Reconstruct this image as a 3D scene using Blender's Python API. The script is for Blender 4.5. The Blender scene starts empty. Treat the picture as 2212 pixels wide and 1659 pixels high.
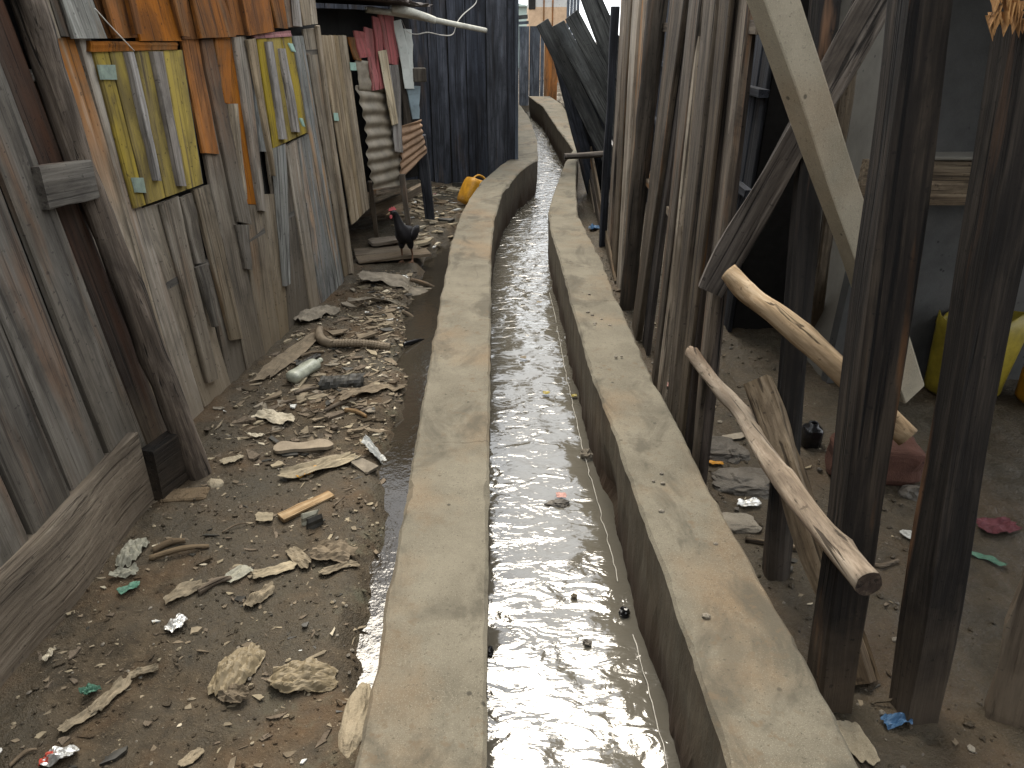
import bpy, bmesh, math, random
from mathutils import Vector, Matrix, noise as mnoise

# ------------------------------------------------------------------ camera, sky, sun, exposure
scene = bpy.context.scene
F, CX, CY = 1500.0, 1106.0, 829.5            # focal length and centre in a 2212 x 1659 picture
PITCH = math.radians(27.2)
CAM_Z = 1.55
cd = bpy.data.cameras.new('camera'); cam = bpy.data.objects.new('camera', cd)
scene.collection.objects.link(cam)
cd.sensor_width = 36.0; cd.lens = F / 2212.0 * 36.0
cd.clip_start = 0.02; cd.clip_end = 500.0
cam.location = (0, 0, CAM_Z); cam.rotation_euler = (math.radians(90) - PITCH, 0, 0)
scene.camera = cam
scene.render.resolution_x = 1024; scene.render.resolution_y = 768

SUN_EL, SUN_AZ = math.radians(60), math.radians(-8)     # azimuth from +Y towards +X
w = bpy.data.worlds.new('World'); scene.world = w; w.use_nodes = True
wn = w.node_tree; wn.nodes.clear()
wo = wn.nodes.new('ShaderNodeOutputWorld'); bg = wn.nodes.new('ShaderNodeBackground')
sky = wn.nodes.new('ShaderNodeTexSky'); sky.sky_type = 'NISHITA'; sky.sun_disc = False
sky.sun_elevation = SUN_EL; sky.sun_rotation = SUN_AZ; sky.dust_density = 2.0
wt = wn.nodes.new('ShaderNodeTexCoord'); wm = wn.nodes.new('ShaderNodeMapping'); wm.inputs['Scale'].default_value = (1.6, 1.6, 3.0)
wz = wn.nodes.new('ShaderNodeTexNoise'); wz.inputs['Scale'].default_value = 2.2; wz.inputs['Detail'].default_value = 7; wz.inputs['Roughness'].default_value = .6
wr = wn.nodes.new('ShaderNodeValToRGB'); wr.color_ramp.elements[0].position = .34; wr.color_ramp.elements[1].position = .56; wr.color_ramp.elements[0].color = (.45, .45, .45, 1)
wx = wn.nodes.new('ShaderNodeMix'); wx.data_type = 'RGBA'
wx.inputs[7].default_value = (21.0, 21.7, 22.3, 1)       # cloud white
wn.links.new(wt.outputs['Generated'], wm.inputs['Vector']); wn.links.new(wm.outputs['Vector'], wz.inputs['Vector'])
wn.links.new(wz.outputs['Fac'], wr.inputs['Fac']); wn.links.new(wr.outputs['Color'], wx.inputs[0])
wn.links.new(sky.outputs['Color'], wx.inputs[6]); wn.links.new(wx.outputs[2], bg.inputs['Color'])
bg.inputs['Strength'].default_value = 0.080
wn.links.new(bg.outputs['Background'], wo.inputs['Surface'])

sd = bpy.data.lights.new('sun', 'SUN'); sd.energy = 2.8; sd.angle = math.radians(30); sd.color = (1.0, .91, .77)
sun = bpy.data.objects.new('sun', sd); scene.collection.objects.link(sun)
sdir = Vector((math.sin(SUN_AZ) * math.cos(SUN_EL), math.cos(SUN_AZ) * math.cos(SUN_EL), math.sin(SUN_EL)))
sun.rotation_euler = sdir.to_track_quat('Z', 'Y').to_euler()
sun.location = (0, 3, 8)
vs = scene.view_settings
vs.view_transform = 'Standard'; vs.look = 'None'; vs.gamma = 1.0; vs.exposure = 0.92; vs.use_curve_mapping = False

# ------------------------------------------------------------------ geometry of the view -> the place
CP, SP = math.cos(PITCH), math.sin(PITCH)
def ray(x, y):
    u, v = (x - CX) / F, (y - CY) / F
    return Vector((u, CP - v * SP, -SP - v * CP))
def on_z(x, y, z=0.0):
    d = ray(x, y); return Vector((0, 0, CAM_Z)) + d * ((z - CAM_Z) / d.z)
def on_y(x, y, Y):
    d = ray(x, y); return Vector((0, 0, CAM_Z)) + d * (Y / d.y)
class Plane:                                   # upright wall through two ground points, normal towards the lane
    def __init__(s, a, b, toward):
        s.a = Vector((a[0], a[1], 0)); s.e = (Vector((b[0], b[1], 0)) - s.a).normalized()
        n = Vector((s.e.y, -s.e.x, 0))
        s.n = n if n.dot(Vector((toward[0], toward[1], 0)) - s.a) > 0 else -n
    def hit(s, x, y, off=0.0):
        o = Vector((0, 0, CAM_Z)); d = ray(x, y)
        t = ((s.a + s.n * off) - o).dot(s.n) / d.dot(s.n)
        return o + d * t
    def at(s, dist, z, off=0.0):
        return s.a + s.e * dist + s.n * off + Vector((0, 0, z))
def fbm(x, y, z=0.0, o=4):
    return mnoise.fractal(Vector((x, y, z)), 1.0, 2.0, o, noise_basis='PERLIN_ORIGINAL')
def sstep(a, b, x):
    t = min(1, max(0, (x - a) / (b - a))); return t * t * (3 - 2 * t)
def lerp_tab(tab, y):
    if y <= tab[0][0]: return tab[0][1]
    for (y0, x0), (y1, x1) in zip(tab, tab[1:]):
        if y <= y1: return x0 + (x1 - x0) * (y - y0) / max(1e-6, y1 - y0)
    return tab[-1][1]

# ------------------------------------------------------------------ object helpers
COL = scene.collection
WM = {}
def link(o, parent, M):
    COL.objects.link(o)
    if parent is not None:
        o.parent = parent; o.matrix_basis = WM[parent.name].inverted() @ M
    else:
        o.matrix_basis = M
    WM[o.name] = M
    return o
def tag(o, label=None, cat=None, group=None, kind=None):
    if label: o['label'] = label
    if cat: o['category'] = cat
    if group: o['group'] = group
    if kind: o['kind'] = kind
    return o
def empty(name, loc, label, cat, group=None):
    o = bpy.data.objects.new(name, None); o.empty_display_size = .05
    link(o, None, Matrix.Translation(Vector(loc))); return tag(o, label, cat, group)
def mesh_obj(name, verts, faces, mats, parent=None, M=None, smooth=False, midx=None):
    me = bpy.data.meshes.new(name); me.from_pydata([tuple(v) for v in verts], [], faces)
    if not isinstance(mats, (list, tuple)): mats = [mats]
    for m in mats: me.materials.append(m)
    if midx: me.polygons.foreach_set('material_index', midx)
    if smooth: me.polygons.foreach_set('use_smooth', [True] * len(me.polygons))
    me.update()
    bm = bmesh.new(); bm.from_mesh(me); bmesh.ops.recalc_face_normals(bm, faces=bm.faces[:]); bm.to_mesh(me); bm.free()
    o = bpy.data.objects.new(name, me)
    return link(o, parent, M if M is not None else Matrix.Identity(4))
def frame(origin, z, ref):
    z = z.normalized(); y = (ref - z * ref.dot(z)).normalized(); x = y.cross(z).normalized()
    return Matrix(((x.x, y.x, z.x, origin.x), (x.y, y.y, z.y, origin.y), (x.z, y.z, z.z, origin.z), (0, 0, 0, 1)))

RND = random.Random(7)
def board(parent, p, n, thick, mat, name='plank', seg=7, jag=.003, warp=.003, endj=.0, label=None, skew=0):
    """weathered board whose front face fills the 3-D quad p (top left, top right, bottom right, bottom left)"""
    tl, tr, br, bl = [Vector(q) for q in p]
    c = (tl + tr + br + bl) / 4; z = ((tl + tr) - (bl + br))
    M = frame(c, z, n); Mi = M.inverted()
    a, b, cc, d = [Mi @ q for q in (tl, tr, br, bl)]
    if a.x > b.x: a, b, cc, d = b, a, cc, d
    if d.x > cc.x: cc, d = d, cc
    s = RND.random() * 100; V = []; Fc = []
    for i in range(seg + 1):
        t = i / seg
        l = d.lerp(a, t); r = cc.lerp(b, t)
        L = l.x + jag * (mnoise.noise((s, t * 5, 0)) * 2) ; R = r.x + jag * (mnoise.noise((s + 9, t * 5, 3)) * 2)
        wv = warp * mnoise.noise((s, t * 2.3, 7)) * 2
        zl, zr = l.z, r.z
        if i in (0, seg) and endj: zl += RND.uniform(-endj, endj); zr += RND.uniform(-endj, endj)
        e = min(.006, (R - L) * .2)
        V += [(L, -thick, zl), (L, wv - e * .7, zl), (L + e, wv, zl), (R - e, wv, zr), (R, wv - e * .7, zr), (R, -thick, zr)]
    for i in range(seg):
        q = i * 6
        for k in range(6):
            k2 = (k + 1) % 6
            Fc.append((q + k, q + k2, q + 6 + k2, q + 6 + k))
    Fc.append(tuple(range(5, -1, -1))); Fc.append(tuple(range(seg * 6, seg * 6 + 6)))
    o = mesh_obj(name, V, Fc, mat, parent, M)
    if label: o['label'] = label
    return o
def wboard(parent, pl, q, off, thick, mat, top=None, bot=None, **k):
    """board given by its picture outline (xl_t, xr_t, y_t, xl_b, xr_b, y_b[, y_tr, y_br]) on an upright plane"""
    xlt, xrt, yt, xlb, xrb, yb = q[:6]
    ytr, ybr = (q[6], q[7]) if len(q) > 6 else (yt, yb)
    P = [pl.hit(xlt, yt, off), pl.hit(xrt, ytr, off), pl.hit(xrb, ybr, off), pl.hit(xlb, yb, off)]
    if top is not None:                            # run on, straight, above the picture
        for i, j in ((0, 3), (1, 2)):
            d = P[i] - P[j]; P[i] = P[i] + d * ((top - P[i].z) / d.z)
    if bot is not None:
        for i, j in ((3, 0), (2, 1)):
            d = P[i] - P[j]; P[i] = P[i] + d * ((bot - P[i].z) / d.z)
    return board(parent, P, pl.n, thick, mat, **k)
def boxo(parent, name, lo, hi, mat, label=None, rz=0.0, bev=.006):
    lo, hi = Vector(lo), Vector(hi); c = (lo + hi) / 2; h = (hi - lo) / 2
    bm = bmesh.new(); bmesh.ops.create_cube(bm, size=2.0)
    for v in bm.verts: v.co = Vector((v.co.x * h.x, v.co.y * h.y, v.co.z * h.z))
    if bev: bmesh.ops.bevel(bm, geom=bm.edges[:], offset=min(bev, min(h) * .6), segments=1, affect='EDGES')
    me = bpy.data.meshes.new(name); bm.to_mesh(me); bm.free(); me.materials.append(mat)
    o = bpy.data.objects.new(name, me); link(o, parent, Matrix.Translation(c) @ Matrix.Rotation(rz, 4, 'Z'))
    if label: o['label'] = label
    return o
def beam(parent, name, a, b, wdt, hgt, mat, ref=Vector((0, 0, 1)), seg=8, jag=.004, label=None, rnd=0.0):
    """squared timber from a to b, slightly uneven"""
    a, b = Vector(a), Vector(b); z = b - a
    M = frame(a, z, ref); L = z.length; s = RND.random() * 90; V = []; Fc = []
    if rnd: prof = [(math.copysign(abs(math.cos(t)) ** rnd, math.cos(t)), math.copysign(abs(math.sin(t)) ** rnd, math.sin(t))) for t in [2 * math.pi * (k + .5) / 24 for k in range(24)]]
    else:
        e = .10; prof = [(-1, -1 + e), (-1, 1 - e), (-1 + e, 1), (1 - e, 1), (1, 1 - e), (1, -1 + e), (1 - e, -1), (-1 + e, -1)]
    n = len(prof)
    for i in range(seg + 1):
        t = i / seg
        for k, (px, py) in enumerate(prof):
            V.append((px * wdt / 2 + jag * 2 * mnoise.noise((s + k * .31 * (1 if not rnd else 2), t * 4, 1)), py * hgt / 2 + jag * 2 * mnoise.noise((s, t * 4, 5 + k * .3)), L * t))
    for i in range(seg):
        for k in range(n):
            k2 = (k + 1) % n; Fc.append((i * n + k, i * n + k2, (i + 1) * n + k2, (i + 1) * n + k))
    Fc.append(tuple(range(n - 1, -1, -1))); Fc.append(tuple(range(seg * n, seg * n + n)))
    o = mesh_obj(name, V, Fc, mat, parent, M)
    if label: o['label'] = label
    return o
def log(parent, name, pts, radii, mat, seg=28, n=16, lump=.006, endmat=None, label=None, flat=1.0, knots=0):
    """round pole through the given points (smoothed), with knots and uneven girth"""
    pts = [Vector(p) for p in pts]; A, B = pts[0], pts[-1]
    M = frame(A, B - A, Vector((0, -1, .3))); Mi = M.inverted(); P = [Mi @ p for p in pts]
    s = RND.random() * 90; V = []; Fc = []; m = len(P) - 1
    kn = [(RND.uniform(.1, .9), RND.uniform(0, 6.28)) for _ in range(knots)]
    def pos(t):
        f = t * m; i = min(m - 1, int(f)); f -= i
        p0 = P[max(0, i - 1)]; p1 = P[i]; p2 = P[i + 1]; p3 = P[min(m, i + 2)]
        return .5 * ((2 * p1) + (p2 - p0) * f + (2 * p0 - 5 * p1 + 4 * p2 - p3) * f * f + (3 * p1 - p0 - 3 * p2 + p3) * f ** 3)
    Lg = (B - A).length
    for i in range(seg + 1):
        t = i / seg; c = pos(t)
        f = t * (len(radii) - 1); j = min(len(radii) - 2, int(f)); r = radii[j] + (radii[j + 1] - radii[j]) * (f - j)
        for k in range(n):
            a = 2 * math.pi * k / n
            rr = r + lump * (mnoise.noise((s + math.cos(a) * 1.2, math.sin(a) * 1.2, t * Lg * 7)) + .5 * mnoise.noise((s + math.cos(a) * 3, math.sin(a) * 3, t * Lg * 3)))
            for kt, ka in kn:
                da = math.atan2(math.sin(a - ka), math.cos(a - ka))
                rr += r * .28 * math.exp(-((t - kt) * Lg / (r * .7)) ** 2 - (da / .5) ** 2)
            V.append((c.x + rr * math.cos(a), c.y + rr * math.sin(a) * flat, c.z))
    for i in range(seg):
        for k in range(n):
            k2 = (k + 1) % n; Fc.append((i * n + k, i * n + k2, (i + 1) * n + k2, (i + 1) * n + k))
    mid = [0] * len(Fc)
    V.append(tuple(P[0])); V.append(tuple(pos(1.0))); c0, c1 = len(V) - 2, len(V) - 1
    for k in range(n):
        k2 = (k + 1) % n; Fc.append((c0, k2, k)); Fc.append((c1, seg * n + k, seg * n + k2)); mid += [1, 1]
    o = mesh_obj(name, V, Fc, [mat, endmat or mat], parent, M, False, mid)
    me = o.data; me.polygons.foreach_set('use_smooth', [k == 0 for k in mid])
    if label: o['label'] = label
    return o
# ------------------------------------------------------------------ materials
class N:
    def __init__(s, name):
        s.m = bpy.data.materials.new(name); s.m.use_nodes = True; s.t = s.m.node_tree
        s.b = s.t.nodes['Principled BSDF']
        s.b.inputs['Specular IOR Level'].default_value = .25
    def n(s, k, **kw):
        o = s.t.nodes.new('ShaderNode' + k)
        for a, v in kw.items(): setattr(o, a, v)
        return o
    def l(s, a, b): s.t.links.new(a, b)
    def put(s, sock, v):
        if hasattr(v, 'is_linked') or hasattr(v, 'links'): s.l(v, sock)
        elif isinstance(v, (tuple, list)) and len(v) == 3 and sock.type == 'RGBA': sock.default_value = (*v, 1)
        else: sock.default_value = v
    def obj(s, rnd=True):
        tc = s.n('TexCoord').outputs['Object']
        if not rnd: return tc
        oi = s.n('ObjectInfo').outputs['Random']
        mul = s.n('VectorMath', operation='SCALE'); mul.inputs[0].default_value = (37.1, 91.7, 53.3); s.l(oi, mul.inputs['Scale'])
        ad = s.n('VectorMath', operation='ADD'); s.l(tc, ad.inputs[0]); s.l(mul.outputs[0], ad.inputs[1])
        return ad.outputs[0]
    def pos(s): return s.n('NewGeometry').outputs['Position']
    def rnd(s): return s.n('ObjectInfo').outputs['Random']
    def noise(s, vec, scale, detail=4, rough=.6, stretch=None, dist=0.0):
        if stretch:
            mp = s.n('VectorMath', operation='MULTIPLY'); s.l(vec, mp.inputs[0]); mp.inputs[1].default_value = stretch; vec = mp.outputs[0]
        o = s.n('TexNoise'); s.l(vec, o.inputs['Vector']); o.inputs['Scale'].default_value = scale
        o.inputs['Detail'].default_value = detail; o.inputs['Roughness'].default_value = rough; o.inputs['Distortion'].default_value = dist
        return o.outputs['Fac']
    def ramp(s, f, *st):
        o = s.n('ValToRGB'); s.l(f, o.inputs['Fac']); cr = o.color_ramp
        while len(cr.elements) < len(st): cr.elements.new(.5)
        for e, (p, c) in zip(cr.elements, st):
            e.position = p; e.color = (c, c, c, 1) if isinstance(c, (int, float)) else (*c, 1)
        return o.outputs['Color']
    def mix(s, f, a, b, mode='MIX'):
        o = s.n('Mix', data_type='RGBA', blend_type=mode); s.put(o.inputs[0], f); s.put(o.inputs[6], a); s.put(o.inputs[7], b); return o.outputs[2]
    def math(s, op, a, b=None, clamp=False):
        o = s.n('Math', operation=op, use_clamp=clamp); s.put(o.inputs[0], a)
        if b is not None: s.put(o.inputs[1], b)
        return o.outputs[0]
    def mr(s, v, a, b, c, d):
        o = s.n('MapRange'); s.put(o.inputs[0], v)
        for i, x in enumerate((a, b, c, d)): o.inputs[1 + i].default_value = x
        return o.outputs[0]
    def z(s):
        o = s.n('SeparateXYZ'); s.l(s.pos(), o.inputs[0]); return o.outputs[2]
    def bump(s, h, strength=.4, dist=.01):
        o = s.n('Bump'); s.l(h, o.inputs['Height']); o.inputs['Strength'].default_value = strength; o.inputs['Distance'].default_value = dist
        s.l(o.outputs[0], s.b.inputs['Normal'])
    def out(s, col, rough=.85):
        s.put(s.b.inputs['Base Color'], col); s.put(s.b.inputs['Roughness'], rough); return s.m

def wood(name, dark, mid, light, accent=None, amt=0.0, mud=0.0, mudc=(.20, .155, .10), mudh=.5, crackv=.7, bump=.5, paint=None, wear=.45, var=.45, rough=.86, ay=None, spec=.25, soft=0, silver=.55, sat=(.75, 1.15)):
    s = N(name); p = s.obj(); s.b.inputs['Specular IOR Level'].default_value = spec
    fine = s.noise(p, 1, 5, .7, (75, 75, 2.4)); md = s.noise(p, 1, 4, .6, (17, 17, 1.1), .6); big = s.noise(p, 1, 3, .55, (6, 6, 1.4))
    g = s.math('ADD', s.math('MULTIPLY', fine, .5), s.math('MULTIPLY', md, .5))
    sf = .05 * soft; c = s.ramp(g, (.36 - sf, dark), (.49, mid), (.63 + sf, light))
    c = s.mix(s.ramp(big, (.5, 0.0), (.75, silver)), c, tuple(x * y for x, y in zip(mid, (.80, .92, 1.08))))        # silvered patches
    if accent:
        a = s.noise(p, 1, 4, .6, (9, 9, .9), .4)
        f = s.ramp(a, (.62 - .35 * amt, 0.0), (.78 - .35 * amt, 1.0))
        if ay: f = s.math('MULTIPLY', f, s.mr(s.z(), ay[0], ay[1], 0.0, 1.0))
        c = s.mix(f, c, s.mix(fine, tuple(x * .55 for x in accent), tuple(min(1, x * 1.35) for x in accent)))
    if paint:
        f = s.ramp(s.math('ADD', s.math('MULTIPLY', md, .6), s.math('MULTIPLY', fine, .4)), (wear - .06, 0.0), (wear + .06, 1.0))
        c = s.mix(f, c, s.mix(big, tuple(x * .78 for x in paint), tuple(x * 1.15 for x in paint)))
    mt = s.noise(p, 1, 5, .65, (10, 10, 3.2), .5); c = s.mix(s.ramp(mt, (.36, .75), (.56, 0.0)), c, s.mix(fine, tuple(x * .6 for x in dark), tuple(x * .6 for x in mid)))   # old stains
    crk = s.noise(p, 1, 3, .6, (48, 48, .8))
    ck = s.ramp(crk, (.36, crackv), (.42, 0.0))
    c = s.mix(ck, c, tuple(x * .25 for x in dark))
    if mud:
        m = s.noise(s.pos(), 9, 5, .65)
        f = s.mr(s.math('ADD', s.z(), s.math('MULTIPLY', m, -.55)), -.32, mudh - .28, mud, 0.0)
        c = s.mix(f, c, s.mix(fine, tuple(x * .7 for x in mudc), tuple(x * 1.15 for x in mudc)))
    sp = s.noise(p, 60, 2, .5); c = s.mix(s.ramp(sp, (.66, 0.0), (.72, .55)), c, tuple(x * .4 for x in dark))
    hv = s.n('HueSaturation'); s.l(c, hv.inputs['Color']); s.l(s.mr(s.rnd(), 0, 1, 1 - var, 1 + var * .8), hv.inputs['Value'])
    r2 = s.math('FRACT', s.math('MULTIPLY', s.rnd(), 7.31)); s.l(s.mr(r2, 0, 1, *sat), hv.inputs['Saturation'])
    s.bump(s.math('SUBTRACT', g, s.math('MULTIPLY', ck, .5)), bump, .012)
    return s.out(hv.outputs[0], rough)

GREY = ((.042, .033, .023), (.165, .134, .097), (.29, .255, .205))
w_grey = wood('weathered grey wood', *GREY, soft=1, crackv=.5, accent=(.15, .085, .04), amt=.12, mud=.85, mudh=.55)
w_greyup = wood('weathered grey wood, rust stained', *GREY, soft=1, crackv=.5, silver=.2, accent=(.19, .074, .016), amt=.65, ay=(.9, 1.45), mud=.8, mudh=.4)
w_orange = wood('rust orange wood', (.035, .017, .009), (.17, .070, .022), (.27, .125, .042), accent=(.25, .088, .014), amt=.7, sat=(1.0, 1.2), var=.35, silver=.0, soft=1, crackv=.6)
w_tan = wood('tan wood', (.045, .025, .012), (.15, .080, .036), (.25, .155, .08), accent=(.22, .080, .016), amt=.75, sat=(.95, 1.15), var=.3, silver=.0, soft=1, crackv=.6)
w_bluegrey = wood('silvered wood', (.07, .068, .062), (.18, .175, .155), (.31, .31, .285), accent=(.40, .2, .05), amt=.2, var=.2)
w_yellow = wood('yellow painted wood', (.05, .038, .02), (.15, .115, .065), (.24, .20, .12), paint=(.265, .20, .045), wear=.43, var=.10, crackv=.35, silver=.0, soft=1)
w_batten = wood('pale grey wood', (.09, .078, .068), (.235, .21, .185), (.37, .345, .315), var=.2)
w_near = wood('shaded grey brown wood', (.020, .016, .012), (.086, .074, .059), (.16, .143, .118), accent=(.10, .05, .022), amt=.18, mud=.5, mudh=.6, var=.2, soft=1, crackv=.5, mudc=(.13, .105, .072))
w_red = wood('dark red brown wood', (.010, .007, .005), (.030, .019, .013), (.058, .040, .028), accent=(.050, .021, .010), amt=.5, mud=.4, mudh=.5, var=.2)
w_door = wood('pale tan door wood', (.11, .08, .048), (.25, .19, .12), (.36, .295, .205), mud=.25, mudh=.7, var=.12, crackv=.4)
w_black = wood('sooty black wood', (.006, .006, .008), (.022, .024, .03), (.055, .06, .075), accent=(.05, .035, .025), amt=.15, var=.35)
w_slate = wood('slate grey wood', (.03, .033, .04), (.075, .084, .098), (.14, .152, .17), var=.25)
w_lean = wood('dark leaning wood', (.010, .010, .009), (.05, .05, .046), (.11, .11, .10), var=.3)
w_fence = wood('dark weathered fence wood', (.011, .0075, .005), (.094, .070, .047), (.205, .166, .122), accent=(.22, .09, .02), amt=.16, mud=.3, mudh=.5, var=.6, crackv=.75, bump=.7, soft=1)
w_fencepale = wood('pale fence wood', (.09, .065, .04), (.28, .22, .155), (.42, .36, .27), var=.15, crackv=.8)
w_bark = wood('black bark', (.007, .005, .004), (.035, .025, .018), (.08, .06, .045), var=.2, bump=1.0, crackv=1)
w_post = wood('dark post wood', (.003, .002, .0015), (.014, .010, .007), (.046, .034, .023), accent=(.22, .09, .02), amt=.10, var=.3, bump=.8, crackv=.95, mud=.55, mudh=.3, mudc=(.10, .07, .042))  # near-black base tone all over, orange accents, mud low down
w_postpale = wood('split tan wood', (.035, .024, .016), (.13, .098, .065), (.25, .20, .145), var=.15, bump=.7)
w_log = wood('peeled pale wood', (.11, .07, .038), (.30, .215, .13), (.43, .34, .235), accent=(.20, .105, .045), amt=.25, var=.1, crackv=.85, bump=.5)
w_end = wood('sawn log end', (.02, .012, .008), (.06, .035, .02), (.10, .065, .04), var=.1)
w_mudboard = wood('mud caked board', (.045, .033, .023), (.13, .10, .068), (.23, .185, .13), accent=(.05, .04, .03), amt=.35, mud=.6, mudh=.5, mudc=(.16, .115, .07), var=.1, bump=.9)
w_brace = wood('grey brown brace wood', (.02, .015, .011), (.085, .066, .050), (.175, .145, .118), var=.1, crackv=.9, bump=.7)
w_redpaint = wood('faded red paint', (.12, .04, .03), (.26, .12, .10), (.36, .22, .2), paint=(.30, .085, .085), wear=.42, var=.3)
w_torn = wood('torn splintered wood', (.20, .15, .09), (.42, .34, .22), (.58, .50, .37), var=.1, crackv=.9, bump=1.0)
w_splinter = wood('sunlit orange splintered wood', (.16, .06, .012), (.46, .21, .04), (.66, .36, .10), var=.1, bump=1.0, crackv=.9)  # orange puts the sun patch on the post top into the colour

def concrete(name, a, b, st, stain=.4, speck=1.0, rough=.9, grime=0.0, bmp=.35):
    s = N(name); p = s.pos()
    n1 = s.noise(p, 6, 6, .65); n2 = s.noise(p, 140, 3, .6); n3 = s.noise(p, 2.3, 5, .6); n4 = s.noise(p, 420, 2, .5)
    c = s.mix(s.ramp(n1, (.34, 0.0), (.66, 1.0)), a, b)
    c = s.mix(s.ramp(n3, (.50, 0.0), (.68, stain)), c, st)
    c = s.mix(s.ramp(n2, (.60, 0.0), (.70, .5 * speck)), c, tuple(x * .45 for x in a))
    c = s.mix(s.ramp(n4, (.35, .35 * speck), (.45, 0.0)), c, tuple(x * 1.5 for x in b))
    vo = s.n('TexVoronoi', feature='F1'); s.l(p, vo.inputs['Vector']); vo.inputs['Scale'].default_value = 22
    c = s.mix(s.math('MULTIPLY', s.ramp(vo.outputs['Distance'], (.10, .8), (.17, 0.0)), s.ramp(s.noise(p, 7, 2), (.55, 0.0), (.62, 1.0))), c, tuple(x * .3 for x in a))
    if grime:                                      # pour joints, hairline cracks and damp patches
        sj = s.n('SeparateXYZ'); s.l(p, sj.inputs[0])
        yj = s.math('ADD', sj.outputs[1], s.math('MULTIPLY', s.noise(p, 9, 4, .6), .10))
        jt = s.math('ABSOLUTE', s.math('SUBTRACT', s.math('FRACT', s.math('MULTIPLY', yj, .72)), .5))
        jl = s.math('MULTIPLY', s.mr(jt, .0, .004, 1.0, 0.0), s.ramp(s.noise(p, 5, 2), (.45, 0.0), (.55, .8)))
        c = s.mix(jl, c, (.05, .04, .028))
        vc = s.n('TexVoronoi', feature='DISTANCE_TO_EDGE'); s.l(s.mix(.10, p, s.n('TexNoise').outputs['Color'], 'ADD'), vc.inputs['Vector']); vc.inputs['Scale'].default_value = 1.6
        cl = s.math('MULTIPLY', s.mr(vc.outputs['Distance'], .0, .003, 1.0, 0.0), s.ramp(s.noise(p, 1.3, 2), (.56, 0.0), (.64, .45)))
        c = s.mix(cl, c, (.06, .05, .035))
        dm = s.ramp(s.noise(p, 1, 5, .65, (5, 3, 3), .6), (.52, 0.0), (.64, .75)); c = s.mix(dm, c, tuple(x * .62 for x in a))
        ms = s.ramp(s.noise(p, 28, 5, .7), (.55, 0.0), (.64, .8)); c = s.mix(s.math('MULTIPLY', ms, s.ramp(s.noise(p, 2.0, 3), (.46, 0.0), (.60, 1.0))), c, (.10, .075, .048))
    nz = s.n('NewGeometry').outputs['Normal']; sx = s.n('SeparateXYZ'); s.l(nz, sx.inputs[0])
    if grime:                                      # dirt and run-off streaks on the upright faces
        side = s.ramp(sx.outputs[2], (.25, 1.0), (.7, 0.0))
        stk = s.noise(p, 1, 6, .75, (34, 34, 7), .8)
        c = s.mix(s.math('MULTIPLY', side, s.ramp(stk, (.38, .25), (.66, grime))), c, s.mix(n1, (.045, .033, .02), (.13, .10, .065)))
        wet = s.math('MULTIPLY', s.mr(s.math('ADD', s.z(), s.math('MULTIPLY', n1, -.16)), -.13, .05, 1.0, 0.0), side)
        c = s.mix(wet, c, s.mix(n1, (.03, .018, .010), (.07, .045, .028)))
    hgt = s.math('ADD', s.math('MULTIPLY', n2, .6), s.math('MULTIPLY', n1, .5))
    if grime: hgt = s.math('ADD', hgt, s.math('MULTIPLY', s.math('MULTIPLY', side, stk), 2.2))
    s.bump(hgt, bmp, .006)
    return s.out(c, rough)
m_conc = concrete('dusty concrete', (.094, .083, .061), (.138, .123, .092), (.14, .092, .050), stain=.6, grime=.85, speck=1.4)
m_shaded_plaster = concrete('shaded cement render', (.042, .042, .040), (.062, .062, .060), (.12, .11, .10), stain=.3, speck=.4)  # shade on the house front is put into this dark colour
m_lit_plaster = concrete('lit cement render', (.14, .13, .11), (.18, .168, .142), (.28, .25, .2), stain=.2, speck=.3)  # lighter copy of the render, colours the side and ledge as lit
m_beam = concrete('pale concrete beam', (.21, .185, .135), (.30, .262, .195), (.27, .19, .115), stain=.4)
m_stone = concrete('grey stone', (.12, .105, .085), (.22, .195, .155), (.10, .08, .055), stain=.5, bmp=.9)
m_slag = concrete('wet dark slag', (.045, .04, .034), (.13, .115, .095), (.03, .025, .02), stain=.5, bmp=1.0, rough=.5)
m_mortar = concrete('mortar lump', (.20, .165, .11), (.29, .25, .18), (.30, .22, .14), stain=.4, bmp=.8)
m_brick = concrete('red laterite brick', (.045, .02, .014), (.095, .045, .032), (.10, .04, .03), stain=.5, bmp=.8)

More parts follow.
